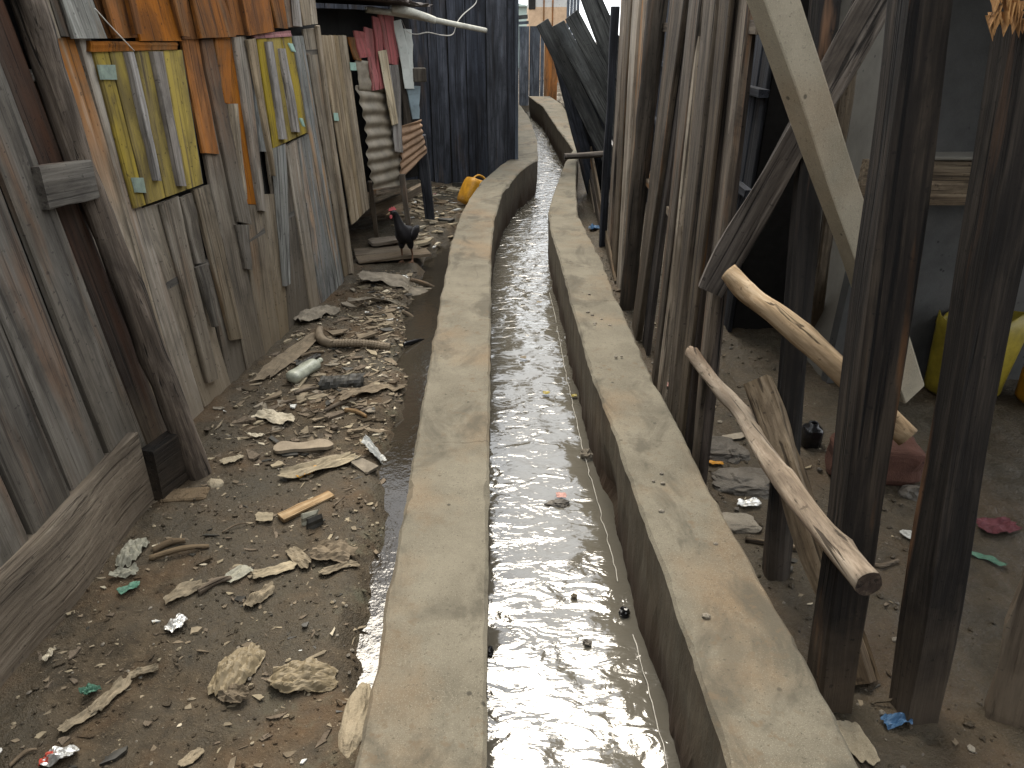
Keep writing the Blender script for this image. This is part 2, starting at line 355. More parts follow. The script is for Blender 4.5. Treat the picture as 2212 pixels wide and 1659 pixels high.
def ground_mat():
    s = N('wet brown mud'); p = s.pos()
    n1 = s.noise(p, 3.1, 6, .62); n2 = s.noise(p, 16, 6, .68); n3 = s.noise(p, 70, 4, .65); n4 = s.noise(p, 240, 2, .6); n5 = s.noise(p, 1.7, 4, .6)
    c = s.mix(s.ramp(n2, (.32, 0.0), (.68, 1.0)), (.027, .021, .0135), (.084, .063, .039))
    c = s.mix(s.ramp(n1, (.48, 0.0), (.64, .75)), c, s.mix(n3, (.055, .032, .016), (.118, .072, .036)))           # redder earth
    c = s.mix(s.ramp(n5, (.50, 0.0), (.66, .8)), c, s.mix(n3, (.026, .0220, .0150), (.074, .062, .042)))          # black silt
    c = s.mix(s.ramp(n3, (.60, 0.0), (.70, .45)), c, (.17, .13, .085))
    c = s.mix(s.ramp(n4, (.64, 0.0), (.72, .5)), c, (.30, .25, .18))
    sx = s.n('SeparateXYZ'); s.l(p, sx.inputs[0])
    # algae and scum along the edge of the gully
    al = s.math('MULTIPLY', s.mr(sx.outputs[0], -.80, -.45, 0.0, 1.0), s.mr(sx.outputs[0], -.30, -.22, 1.0, 0.0))
    al = s.math('MULTIPLY', al, s.ramp(s.noise(p, 7, 4, .6), (.52, 0.0), (.62, 1.0)))
    c = s.mix(s.math('MULTIPLY', s.math('MULTIPLY', al, s.ramp(n2, (.42, 0.0), (.62, 1.0))), .65), c, s.mix(n3, (.035, .045, .024), (.17, .175, .13)))
    wet = s.math('MAXIMUM', s.ramp(n5, (.44, 0.0), (.56, 1.0)), s.mr(s.z(), -.055, -.01, 1.0, 0.0))
    c = s.mix(s.math('MULTIPLY', wet, .45), c, tuple(x * .5 for x in (.10, .083, .056)))
    s.bump(s.math('ADD', s.math('ADD', s.math('MULTIPLY', n2, .5), s.math('MULTIPLY', n3, .5)), s.math('MULTIPLY', n4, .25)), .8, .02)
    return s.out(c, s.mr(s.math('MULTIPLY', wet, s.ramp(n3, (.35, 1.0), (.6, .4))), 0, 1, .9, .28))
m_ground = ground_mat()

def water_mat(name, col, flow=True, ior=1.86):
    s = N(name); p = s.pos()
    if flow:
        a = s.noise(p, 1, 2, .45, (8, 15, 1), 1.0); b = s.noise(p, 1, 2, .5, (24, 46, 1), 1.2); big = s.noise(p, 1, 2, .5, (3, 4, 1), .5)
        c2 = s.noise(p, 1, 2, .5, (95, 130, 1), .8)
        h = s.math('ADD', s.math('ADD', s.math('MULTIPLY', a, 1.0), s.math('MULTIPLY', b, .17)), s.math('MULTIPLY', c2, .006))
        calm = s.ramp(s.noise(p, 1, 2, .5, (2.2, 1.6, 1), .8), (.38, .42), (.62, 1.0))
        sy = s.n('SeparateXYZ'); s.l(p, sy.inputs[0]); calm = s.math('ADD', calm, s.mr(sy.outputs[1], 4.0, 7.5, 0.0, 1.6))
        h = s.math('MULTIPLY', h, calm); s.bump(h, .46, .02)
        c = s.mix(big, tuple(x * .85 for x in col), tuple(x * 1.12 for x in col))
    else:
        a = s.noise(p, 22, 4, .6); s.bump(a, .2, .01); c = s.mix(s.noise(p, 8, 4), tuple(x * .6 for x in col), tuple(x * 1.3 for x in col))
    s.out(c, .085 if flow else .05); s.b.inputs['IOR'].default_value = ior; s.b.inputs['Specular IOR Level'].default_value = .5
    return s.m
m_water = water_mat('muddy running water', (.088, .080, .063))
m_puddle = water_mat('still dirty water', (.030, .025, .018), False, 1.5)

def plain(name, c, rough=.6, var=.25, spec=.3, nscale=18, trans=0.0, metal=0.0):
    s = N(name); p = s.obj(); n1 = s.noise(p, nscale, 5, .65); n2 = s.noise(p, nscale * 6, 3, .6)
    col = s.mix(s.ramp(n1, (.32, 0.0), (.7, 1.0)), tuple(x * (1 - var) for x in c), tuple(min(1, x * (1 + var)) for x in c))
    col = s.mix(s.ramp(n2, (.58, 0.0), (.7, .4)), col, tuple(x * .45 for x in c))
    s.b.inputs['Specular IOR Level'].default_value = spec; s.b.inputs['Metallic'].default_value = metal
    s.bump(n1, .3, .006); s.out(col, rough)
    if trans: s.b.inputs['Transmission Weight'].default_value = trans
    return s.m
m_paper = plain('dirty tan paper', (.25, .208, .140), .85, .35)
m_card = plain('brown cardboard', (.15, .118, .08), .9, .35)
m_leaf = plain('dry leaf', (.19, .155, .105), .8, .4)
m_bleach = plain('bleached scrap', (.40, .35, .26), .8, .25)
m_greyplas = plain('grey plastic', (.23, .22, .17), .55, .3)
m_white = plain('dirty white plastic', (.48, .48, .45), .45, .25)
m_foil = plain('crumpled foil', (.60, .59, .56), .3, .3, metal=.6)
m_green = plain('green plastic', (.07, .16, .11), .5, .3)
m_blue = plain('blue plastic', (.05, .11, .2), .45, .3)
m_redp = plain('red wrapper', (.50, .08, .05), .5, .3)
m_pink = plain('pink wrapper', (.36, .2, .17), .6, .3)
m_maroon = plain('maroon cloth', (.10, .03, .035), .9, .4)
m_yellowp = plain('yellow plastic', (.20, .155, .018), .4, .25)
m_orangep = plain('orange yellow plastic', (.42, .20, .015), .45, .3)
m_blackp = plain('black plastic', (.008, .008, .009), .25, .3, spec=.5)
m_blacktin = plain('blackened tin', (.032, .030, .025), .55, .6)
m_sole = plain('worn rubber sole', (.24, .195, .14), .85, .2)
m_sack = plain('muddy grey sack', (.17, .145, .11), .85, .35)
m_pipe = plain('muddy plastic pipe', (.16, .125, .085), .7, .3)
m_bottle = plain('dusty clear bottle', (.30, .31, .25), .35, .3, spec=.5)
m_tin = plain('grey galvanised tin', (.20, .172, .13), .6, .3, nscale=7)
m_tinrust = plain('rusty tin', (.25, .16, .10), .75, .35, nscale=7)
m_tinpale = plain('pale tin strip', (.46, .48, .45), .55, .15, nscale=5)
m_tinblue = plain('blue grey tin strip', (.20, .255, .28), .55, .25, nscale=6)
m_hinge = plain('grey green hinge leaf', (.16, .20, .165), .55, .3)
m_hinge2 = plain('mint green hinge leaf', (.24, .36, .30), .6, .2)
m_wire = plain('dull wire', (.42, .40, .36), .5, .2)
m_bamboo = plain('grey bamboo', (.36, .35, .30), .6, .3)
m_roof = plain('dark rusty roof sheet', (.06, .05, .045), .7, .4, nscale=5)
m_inner_shade = plain('dark interior', (.012, .011, .010), .95, .3)  # near-black colour stands in for shade inside the sheds
m_feather = plain('black feathers', (.008, .007, .008), .55, .5, spec=.3, nscale=40)
m_comb = plain('red comb', (.45, .09, .10), .6, .25)
m_skinleg = plain('brown scaly leg', (.13, .07, .04), .7, .3)
m_beak = plain('horn beak', (.28, .2, .12), .5, .2)
m_farplas = plain('pinkish render', (.36, .35, .33), .9, .08, nscale=3)
m_farbrick = plain('orange clay wall', (.36, .25, .16), .9, .2, nscale=5)
m_fargreen = plain('grey green sheet', (.30, .36, .33), .8, .1, nscale=3)
m_foam = plain('pale scum', (.55, .52, .46), .6, .2)
m_bag = plain('thin brown bag', (.20, .16, .10), .55, .3, nscale=9)
# ------------------------------------------------------------------ the drain: wall tops read off the picture at height .28
TOPZ, WATZ = .28, -.10
def poly(pts, z=TOPZ):
    t = [(p.y, p.x) for p in (on_z(x, y, z) for x, y in pts)]
    d = (t[1][1] - t[0][1]) / (t[1][0] - t[0][0])
    return [(-2.5, t[0][1] - d * (t[0][0] + 2.5))] + t
L_IN = poly([(1050, 1659), (1056, 1100), (1060, 700), (1061, 545), (1068, 475), (1085, 417), (1120, 373), (1162, 343), (1160, 300), (1143, 253), (1118, 219)])
L_OUT = poly([(770, 1659), (862, 1150), (914, 860), (948, 665), (975, 520), (1000, 450), (1040, 390), (1082, 357), (1105, 340), (1105, 300), (1090, 250), (1062, 219)])
R_IN = poly([(1573, 1659), (1497, 1423), (1447, 1273), (1383, 1103), (1333, 953), (1280, 813), (1233, 653), (1207, 553), (1190, 500), (1184, 457), (1196, 417), (1222, 347), (1238, 323), (1197, 267), (1173, 230), (1142, 208)])
R_OUT = poly([(1858, 1659), (1793, 1523), (1743, 1423), (1633, 1233), (1557, 1100), (1513, 1020), (1480, 946), (1413, 820), (1373, 733), (1327, 633), (1297, 553), (1267, 500), (1248, 460), (1244, 400), (1246, 353), (1250, 320), (1236, 258), (1212, 223), (1172, 198)])
def fix(t):                                   # keep the stations in order
    o = [t[0]]
    for q in t[1:]:
        if q[0] > o[-1][0] + .01: o.append(q)
    return o
L_IN, L_OUT, R_IN, R_OUT = map(fix, (L_IN, L_OUT, R_IN, R_OUT))
Y_END = 16.2
def gully(y): return .085 + .05 * fbm(y * 1.3, 3.3) + .035 * fbm(y * 7, 1.3) + .12 * sstep(2.6, 4.2, y) * (1 - sstep(5.2, 6.2, y)) - .12 * (1 - sstep(1.1, 1.35, y))
def gh(x, y):
    if y > Y_END + .5: lw, li, ri, rw = -9, -9.1, -9.2, -9.3
    lw, rw = lerp_tab(L_OUT, y), lerp_tab(R_OUT, y); li, ri = lerp_tab(L_IN, y), lerp_tab(R_IN, y)
    f = .022 * fbm(x * 2.2, y * 2.2, 1.7, 3) + .014 * fbm(x * 8, y * 8, 4.1, 4) + .007 * fbm(x * 26, y * 26, 9.0, 3)
    if y > Y_END + .3: return f * .6
    lm, rm = (lw + li) / 2, (rw + ri) / 2
    if x < lm:
        d = lw - x; h = -.10 + .10 * sstep(gully(y), gully(y) + .13, d) + .025 * sstep(.5, 1.0, d)
        if 5.0 < y: h += .03 * sstep(5.0, 5.6, y)
        return h + f * (1 if d > .15 else .5)
    if x > rm:
        d = x - rw; h = -.09 - .05 * (1 - sstep(.03, .22, d)) * (sstep(1.4, 1.7, y) - sstep(2.6, 2.9, y)) + .02 * sstep(.5, 1.2, d)
        h += .05 * (1 - sstep(1.0, 1.5, y))
        return h + f
    return -.42
def axis(lo, hi, step, outer):
    a = []; v = lo
    while v < hi: a.append(v); v += step
    return outer[0] + a + [hi] + outer[1]
xs = axis(-1.62, 2.4, .022, ([-60, -30, -16, -9, -6, -4, -3, -2.4, -2.0, -1.8], [2.7, 3, 3.5, 4.5, 6, 9, 16, 30, 60]))
ys = axis(.35, 6.6, .026, ([-40, -20, -10, -5, -2.5, -1.2, -.5, 0], [6.6 + .09 * i for i in range(1, 120)] + [18, 19, 20, 22, 25, 30, 40, 60, 90]))
V = [(x, y, gh(x, y)) for y in ys for x in xs]; nx = len(xs)
Fc = [(j * nx + i, j * nx + i + 1, (j + 1) * nx + i + 1, (j + 1) * nx + i) for j in range(len(ys) - 1) for i in range(nx - 1)]
tag(mesh_obj('ground', V, Fc, m_ground, smooth=True), kind='structure')

def drain_wall(tin, tout, sgn, label, y0, y1, cav=None):
    """concrete wall; sgn is +1 where the channel lies at +X of it"""
    st = []; y = y0
    while y < y1: st.append(y); y += .03 if .5 < y < 5 else .07
    st.append(y1)
    V = []; Fc = []
    prof_in = [.0, .10, .22, .36, .52, .68, .84, .95]     # down the channel face
    for y in st:
        xi, xo = lerp_tab(tin, y), lerp_tab(tout, y); e = .009 + .006 * mnoise.noise((y * 9, sgn, 0)) + .05 * max(0, mnoise.noise((y * 4.3, sgn * 3, 6)) - .30) + .005 * mnoise.noise((y * 31, sgn, 0)); dz = .009 * mnoise.noise((y * 1.7, sgn * 5, 2)) + .002 * mnoise.noise((y * 14, sgn, 4))
        d = (xi - xo); sg = 1 if d > 0 else -1
        nin = .010 * mnoise.noise((y * 6, 3, sgn)) + .007 * mnoise.noise((y * 19, 3, sgn)); nou = .014 * mnoise.noise((y * 5, 8, sgn)) + .010 * mnoise.noise((y * 17, 8, sgn))
        row = [(xo - sg * .012, y, -.45), (xo - sg * .006 + nou * .4, y, TOPZ - .14), (xo + nou * .5, y, TOPZ - e + dz), (xo + sg * e + nou * .5, y, TOPZ + dz),
               (xo + d * .3, y, TOPZ + dz + .004 * mnoise.noise((y * 7, 1, sgn))), (xo + d * .65, y, TOPZ + dz + .004 * mnoise.noise((y * 7, 5, sgn))),
               (xi - sg * e + nin * .5, y, TOPZ + dz)]
        for k, q in enumerate(prof_in):
            z = TOPZ - e + dz - q * .60
            inx = xi + nin * .5 + sg * (-.008 * q * 2 + .014 * q * mnoise.noise((y * 11, z * 13, sgn)) + .008 * q * mnoise.noise((y * 30, z * 30, sgn)))
            low = sstep(.06, -.10, z); inx -= sg * low * max(0, .03 * mnoise.noise((y * 5, 2.2, sgn)) + .008)
            if cav: inx -= sg * .055 * math.exp(-((y - cav[0]) / .13) ** 2 - ((z - cav[1]) / .09) ** 2)
            row.append((inx, y, z))
        V += row
    n = len(V) // len(st)
    for i in range(len(st) - 1):
        for k in range(n - 1): Fc.append((i * n + k, i * n + k + 1, (i + 1) * n + k + 1, (i + 1) * n + k))
    Fc.append(tuple(range(n))); Fc.append(tuple(range((len(st) - 1) * n, len(st) * n)))
    o = mesh_obj('drain_wall', V, Fc, m_conc, smooth=False)
    return tag(o, label, 'wall')
drain_wall(L_IN, L_OUT, 1, 'concrete drain wall left of the water, running to the black shed', -1.2, L_IN[-1][0])
cv = Plane((.43, .8), (.33, 2.6), (0, 1)).hit(1308, 1035)
drain_wall(R_IN, R_OUT, -1, 'concrete drain wall right of the water, along the plank fence', -1.2, R_IN[-1][0], cav=(cv.y, -.02))
# running water, real ripples on a fine sheet
V = []; Fc = []; st = []; y = -1.2
while y < 16.3: st.append(y); y += .02 if .6 < y < 6 else .05
NW = 26
for y in st:
    a, b = lerp_tab(L_IN, y) - .03, lerp_tab(R_IN, y) + .03
    a, b = min(a, b) - .02, max(a, b) + .05
    for k in range(NW):
        x = a + (b - a) * k / (NW - 1)
        h = .0055 * mnoise.noise((x * 8, y * 7, 3)) + .0022 * mnoise.noise((x * 19, y * 24 + x * 6, 7)) + .0006 * mnoise.noise((x * 40, y * 52, 1))
        V.append((x, y, WATZ + h))
for i in range(len(st) - 1):
    for k in range(NW - 1): Fc.append((i * NW + k, i * NW + k + 1, (i + 1) * NW + k + 1, (i + 1) * NW + k))
wat = tag(mesh_obj('water', V, Fc, m_water, smooth=True), kind='structure')
def sheet_water(name, xa, xb, y0, y1, z):
    V = []; Fc = []; n = 40
    for i in range(n + 1):
        y = y0 + (y1 - y0) * i / n
        V += [(xa(y), y, z), (xb(y), y, z)]
    for i in range(n): Fc.append((2 * i, 2 * i + 1, 2 * i + 3, 2 * i + 2))
    tag(mesh_obj(name, V, Fc, m_puddle), kind='structure')
sheet_water('water', lambda y: lerp_tab(L_OUT, y) - .55, lambda y: lerp_tab(L_OUT, y) + .02, .9, 6.2, -.054)
sheet_water('water', lambda y: lerp_tab(R_OUT, y) - .02, lambda y: lerp_tab(R_OUT, y) + .5, 1.3, 2.9, -.128)
# thin scum line where the water meets the right wall
V = []; Fc = []; y = .62; k = 0
while y < 4.6:
    x = lerp_tab(R_IN, y) - .016 - .012 * abs(mnoise.noise((y * 6, 4, 1))) - .010 * max(0, mnoise.noise((y * 17, 2, 1))); hw = .0016 * (1 + .6 * mnoise.noise((y * 23, 0, 3)))
    V += [(x - hw, y, WATZ + .004), (x, y, WATZ + .0065), (x + hw, y, WATZ + .004)]
    if k and mnoise.noise((y * 2.1, 9, 9)) > -.28: i = k * 3; Fc += [(i - 3, i - 2, i + 1, i), (i - 2, i - 1, i + 2, i + 1), (i - 1, i - 3, i, i + 2)]
    k += 1; y += .012
mesh_obj('scum_line', V, Fc, m_foam, wat, smooth=True)
# mortar spilled at the foot of the left wall
def lump(name, c, r, mat, label=None, cat=None, sub=3, rough=.25, parent=None, sq=1.0, M=None, group=None):
    """broken stone: a knobbly closed solid with radii r"""
    bm = bmesh.new(); bmesh.ops.create_icosphere(bm, subdivisions=sub, radius=1); s = RND.random() * 99
    for v in bm.verts:
        q = v.co.normalized()
        if sq < 1: q = Vector([math.copysign(abs(a) ** sq, a) for a in q])
        k = 1 + rough * (mnoise.noise(q * 1.3 + Vector((s, 0, 0))) + .5 * mnoise.noise(q * 3.5 + Vector((s, 5, 0))) + .25 * mnoise.noise(q * 9 + Vector((s, 5, 0))))
        v.co = Vector((q.x * r[0], q.y * r[1], q.z * r[2])) * k
    me = bpy.data.meshes.new(name); bm.to_mesh(me); bm.free(); me.materials.append(mat)
    o = bpy.data.objects.new(name, me)
    link(o, parent, Matrix.Translation(Vector(c)) @ (M or Matrix.Identity(4)))
    if label: tag(o, label, cat, group)
    return o
def gpt(x, y, dz=0.0):
    p = on_z(x, y, 0.0)
    for _ in range(6): p = on_z(x, y, gh(p.x, p.y) + dz)
    return p
for x, y, r, lb in ((768, 1530, (.045, .10, .05), 'rough tan mortar lump against the left drain wall'), ):
    p = on_z(x, y, .04); lump('mortar_lump', (p.x - .005, p.y, -.035), (r[0] * .9, r[1] * 1.3, .055), m_mortar, lb, 'mortar', 4, .18)
# ------------------------------------------------------------------ main plank shed, left
SH = Plane((-1.385, 2.65), (-1.12, 4.73), (0, 3))
shed = empty('plank_shed', (-1.3, 3.6, 0), 'patched plank shed with two yellow shutters and rust orange upper boards', 'shed')
up = [  # upper row (runs on above the picture)
    ((40, 86, 0, 84, 117, 82), 0, w_grey), ((86, 110, 0, 115, 135, 82), .004, w_grey), ((111, 137, 0, 135, 165, 80), -.004, w_near), ((137, 205, 0, 164, 236, 84), .008, w_bluegrey),
    ((205, 230, 0, 236, 250, 82), -.004, w_tan), ((228, 281, 0, 246, 303, 82), .002, w_tan), ((230, 252, 0, 250, 270, 74), .016, w_tan),
    ((281, 373, 0, 303, 395, 88), .006, w_orange), ((279, 294, 0, 295, 314, 74), .020, w_orange), ((371, 414, 0, 393, 434, 86), -.002, w_orange), ((375, 405, 0, 396, 414, 79), .016, w_tan),
    ((417, 487, 0, 435, 513, 84, 0, 79), .012, w_tan), ((487, 521, 0, 506, 536, 76), .000, w_orange), ((522, 583, 0, 538, 595, 77, 0, 69), .012, w_orange),
    ((584, 614, 0, 599, 624, 62), .004, w_tan), ((613, 648, 0, 623, 656, 58), -.002, w_greyup), ((635, 648, 0, 640, 655, 57), .012, w_batten), ((649, 668, 0, 657, 674, 54), .008, w_door), ((668, 683, 0, 674, 689, 53), .006, w_door)]
ins = lambda q, d: (q[0] + d, q[1] - d, q[2], q[3] + d, q[4] - d, q[5]) + tuple(q[6:])
for q, off, m in up: wboard(shed, SH, ins(q, .7), off * 1.8 + .022, .018, m, top=2.08, jag=.002, warp=.002, endj=.003)
low = [
    ((60, 117, 80, 280, 335, 870), -.004, w_greyup, 1), ((117, 164, 80, 335, 402, 880), 0, w_greyup, 1), ((168, 199, 80, 404, 449, 896), .004, w_grey, 1),
    ((291, 389, 452, 448, 506, 896, 424, 846), -.004, w_grey, 1), ((350, 389, 441, 452, 475, 830, 425, 818), .012, w_grey, 0),
    ((390, 418, 425, 427, 447, 571, 414, 562), .014, w_grey, 0), ((425, 452, 575, 464, 477, 706, 566, 700), .022, w_grey, 0), ((419, 456, 412, 501, 527, 735, 396, 728), .008, w_grey, 0),
    ((447, 480, 560, 500, 545, 850, 548, 800), -.006, w_grey, 1),
    ((394, 432, 84, 530, 578, 778), .000, w_greyup, 1), ((394, 431, 84, 440, 476, 330), .008, w_orange, 0), ((433, 461, 84, 514, 546, 482), .012, w_greyup, 0), ((511, 541, 488, 531, 546, 581), .012, w_grey, 0),
    ((461, 506, 80, 528, 560, 440), -.004, w_orange, 0), ((464, 501, 84, 485, 503, 221), .014, w_tan, 0), ((493, 517, 226, 526, 537, 432), .010, w_grey, 0), ((512, 575, 430, 575, 608, 790, 430, 742), -.004, w_grey, 1),
    ((505, 534, 80, 562, 577, 456), .008, w_greyup, 0), ((535, 542, 92, 567, 578, 330), .014, w_bluegrey, 0), ((542, 592, 84, 590, 612, 420), -.006, w_grey, 0), ((535, 555, 84, 592, 598, 380), .024, w_door, 0),
    ((560, 602, 420, 607, 628, 735), -.002, w_grey, 1), ((590, 620, 322, 616, 630, 618, 312, 614), .012, w_bluegrey, 0), ((600, 642, 330, 626, 674, 735, 320, 660), -.004, w_grey, 1),
    ((617, 643, 315, 672, 691, 668, 303, 650), .004, w_grey, 1), ((641, 671, 300, 690, 723, 648, 288, 612), .000, w_bluegrey, 1),
    ((632, 657, 78, 723, 746, 614), .004, w_bluegrey, 1), ((656, 685, 62, 745, 767, 598), .000, w_grey, 1), ((684, 692, 55, 757, 767, 590), .012, w_door, 0)]
for q, off, m, b in low: wboard(shed, SH, ins(q, 1.0), off * 1.6, .018, m, bot=(-.03 if b else None), jag=.003, warp=.003, endj=.006)
# lintels above the shutters
wboard(shed, SH, (197, 384, 88, 197, 386, 111, 91, 108), .026, .02, w_tan, name='lintel', seg=3)
wboard(shed, SH, (550, 629, 76, 552, 631, 84, 66, 78), .026, .02, w_redpaint, name='lintel', seg=3)
def hq(pl, q, off): return [pl.hit(x, y, off) for x, y in q]
def shutter(c4, splits, battens, hinges, label):
    tl, tr, br, bl = c4
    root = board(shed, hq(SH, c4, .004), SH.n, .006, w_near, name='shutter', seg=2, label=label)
    e = [0] + splits + [1]
    lp = lambda a, b, t: (a[0] + (b[0] - a[0]) * t, a[1] + (b[1] - a[1]) * t)
    for a, b in zip(e, e[1:]):
        a2, b2 = a + .008, b - .008
        board(root, hq(SH, [lp(tl, tr, a2), lp(tl, tr, b2), lp(bl, br, b2), lp(bl, br, a2)], .018 + RND.uniform(0, .003)), SH.n, .012, w_yellow, jag=.001, warp=.001)
    for xa, xb, yt, xc, xd, yb in battens: wboard(root, SH, (xa, xb, yt, xc, xd, yb), .042, .022, w_batten, name='batten', jag=.003)
    for x0, y0, x1, y1, mm in hinges: board(root, hq(SH, [(x0, y0), (x1 - 6, y0), (x1, y1), (x0 + 8, y1)], .026), SH.n, .005, mm, name='hinge', seg=1, jag=0)
    return root
shutter([(202, 112), (396, 108), (441, 396), (291, 451)], [.18, .46, .76], [(277, 292, 112, 340, 352, 390), (332, 353, 111, 391, 405, 402)],
        [(211, 140, 256, 172, m_hinge), (285, 384, 318, 416, m_hinge)], 'large yellow shutter with two grey battens and rusty hinge leaves')
shutter([(556, 84), (631, 78), (666, 285), (591, 320)], [.3, .68], [(579, 591, 90, 610, 622, 301), (608, 619, 105, 637, 651, 285)],
        [(623, 94, 640, 111, m_hinge2), (647, 256, 661, 273, m_hinge2)], 'narrow yellow shutter with mint green hinge leaves')
# plank door beyond the shutters, hanging clear of the ground
xt = [692, 713, 722, 731, 740, 749]; xb = [761, 770, 777, 784, 791, 799]; yb = [485, 478, 470, 463, 456, 449]
door = wboard(shed, SH, (692, 749, 80, 760, 797, 480, 80, 446), .0, .012, w_near, name='door', label='pale tan plank door hanging clear of the ground')
for i in range(5):
    wboard(door, SH, (xt[i] + .4, xt[i + 1] - .4, 76, xb[i] + .4, xb[i + 1] - .4, yb[i], 77, yb[i + 1]), .012, .011, w_door, jag=.001, warp=.001)
for x0, y0, x1, y1 in ((722, 244, 733, 261), (757, 135, 771, 152)):
    board(door, hq(SH, [(x0, y0), (x1 - 2, y0), (x1, y1), (x0 + 2, y1)], .022), SH.n, .006, m_hinge2, name='hinge', seg=1, jag=0)
# inside as a block in shade colour, and roof
pa, pb = SH.at(-1.2, 0, -.05), SH.at(2.05, 0, -.05)
def prism(parent, name, base, z0, z1, mat, label=None):
    n = len(base); V = [(x, y, z0) for x, y in base] + [(x, y, z1) for x, y in base]
    Fc = [tuple(range(n)), tuple(range(n, 2 * n))] + [(i, (i + 1) % n, n + (i + 1) % n, n + i) for i in range(n)]
    o = mesh_obj(name, V, Fc, mat, parent)
    if label: o['label'] = label
    return o
bk = -SH.n * 2.2
prism(shed, 'inner_shade', [(pa.x, pa.y), (pb.x, pb.y), (pb.x + bk.x, pb.y + bk.y), (pa.x + bk.x, pa.y + bk.y)], .14, 2.06, m_inner_shade)
def corr(parent, name, o, eu, ev, lu, lv, mat, pitch=.075, amp=.011, nu=None, ragged=0.0, bend=0.0, label=None):
    """corrugated sheet from corner o; waves run along eu, ridges along ev"""
    eu, ev = Vector(eu).normalized(), Vector(ev).normalized(); nn = eu.cross(ev); nu = nu or max(8, int(lu / pitch * 8)); nv = 10; V = []; s = RND.random() * 50
    for j in range(nv + 1):
        for i in range(nu + 1):
            u = lu * i / nu; v = lv * j / nv
            if j in (0, nv) and ragged: v += ragged * mnoise.noise((u * 18, j, s)) * 2
            q = amp * math.sin(2 * math.pi * u / pitch) * (1 + .35 * mnoise.noise((u * 3, v * 3, s))) + .012 * mnoise.noise((u * 2.5, v * 2.5, s + 4)) + bend * math.sin(math.pi * i / nu)
            V.append(Vector(o) + eu * u + ev * v + nn * q)
    Fc = [(j * (nu + 1) + i, j * (nu + 1) + i + 1, (j + 1) * (nu + 1) + i + 1, (j + 1) * (nu + 1) + i) for j in range(nv) for i in range(nu)]
    ob = mesh_obj(name, V, Fc, mat, parent, smooth=True)
    md = ob.modifiers.new('thickness', 'SOLIDIFY'); md.thickness = .002
    if label: ob['label'] = label
    return ob
a = SH.at(-1.2, 2.09, .10); corr(shed, 'roof', a, SH.e, -SH.n + Vector((0, 0, .22)), 3.3, 2.4, m_roof)
for zz in (.62, 1.42): beam(shed, 'rail', SH.at(-1.1, zz, -.035), SH.at(2.0, zz, -.035), .03, .06, w_near, ref=SH.n)

# ------------------------------------------------------------------ near shed at the left edge, with its corner pole
NS = Plane((-1.33, .3), (-1.33, 2.2), (0, 1))
near = empty('plank_shed', (-1.4, 1.3, 0), 'shaded wide plank shed at the left picture edge, corner pole leaning', 'shed')
def vboard(parent, pl, y0t, y1t, y0b, y1b, z0, z1, off, mat, thick=.022, **k):
    return board(parent, [pl.at(y0t, z1, off), pl.at(y1t, z1, off), pl.at(y1b, z0, off), pl.at(y0b, z0, off)], pl.n, thick, mat, **k)
def lineY(pl, x0, y0, x1, y1, off):       # the distance along the wall where a picture line meets ground and top
    A, B = pl.hit(x0, y0, off), pl.hit(x1, y1, off)
    f = lambda z: (A + (B - A) * ((z - A.z) / (B.z - A.z)) - pl.a).dot(pl.e)
    return f(2.1), f(-.03)
ed = [lineY(NS, 0, 1006, 43, 1106, 0), lineY(NS, 0, 686, 157, 1070, 0), lineY(NS, 0, 383, 233, 986, 0), lineY(NS, 74, 324, 313, 950, 0)]
ed = [(ed[0][0] - .36 , ed[0][1] - .34), ] + ed
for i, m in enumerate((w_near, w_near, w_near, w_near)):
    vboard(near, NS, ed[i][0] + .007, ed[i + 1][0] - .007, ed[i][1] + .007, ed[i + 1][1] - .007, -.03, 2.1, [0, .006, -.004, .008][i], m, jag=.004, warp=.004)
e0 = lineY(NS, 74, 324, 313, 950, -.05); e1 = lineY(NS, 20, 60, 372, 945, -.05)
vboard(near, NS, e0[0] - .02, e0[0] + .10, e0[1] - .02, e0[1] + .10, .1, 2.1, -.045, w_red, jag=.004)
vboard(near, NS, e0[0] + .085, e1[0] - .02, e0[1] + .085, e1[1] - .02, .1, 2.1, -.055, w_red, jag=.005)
prism(near, 'inner_shade', [(-1.36, -2.2), (-1.36, 1.95), (-3.2, 1.95), (-3.2, -2.2)], -.02, 2.06, m_inner_shade)
a = NS.hit(83, 353, .03); b = NS.hit(188, 347, .03); beam(near, 'rail', (-1.322, a.y - .005, 1.15), (-1.315, 2.21, 1.13), .045, .115, w_near, ref=Vector((0, 0, 1)), seg=3, jag=.002, label='dark rail end reaching the leaning pole')
beam(near, 'rail', (-1.285, 2.05, .13), (-1.25, 2.21, .12), .06, .20, w_post, ref=Vector((0, 0, 1)), seg=3, jag=.002, label='low rail end by the pole foot')
pb = on_z(440, 1048, -.03)
d0 = on_y(172, 353, pb.y + .02); d1 = on_y(60, 0, pb.y + .0); dd = d1 - d0; d2 = d1 + dd * ((2.15 - d1.z) / dd.z)
m1 = on_y(315, 720, pb.y + .02)
log(near, 'corner_pole', [pb, m1, d0, d1, d2], [.047, .044, .043, .045, .044], w_brace, lump=.008, knots=3, label='tall leaning corner pole')
corr(near, 'roof', NS.at(-2.6, 2.13, .16), NS.e, -NS.n + Vector((0, 0, .2)), 4.7, 2.3, m_roof)
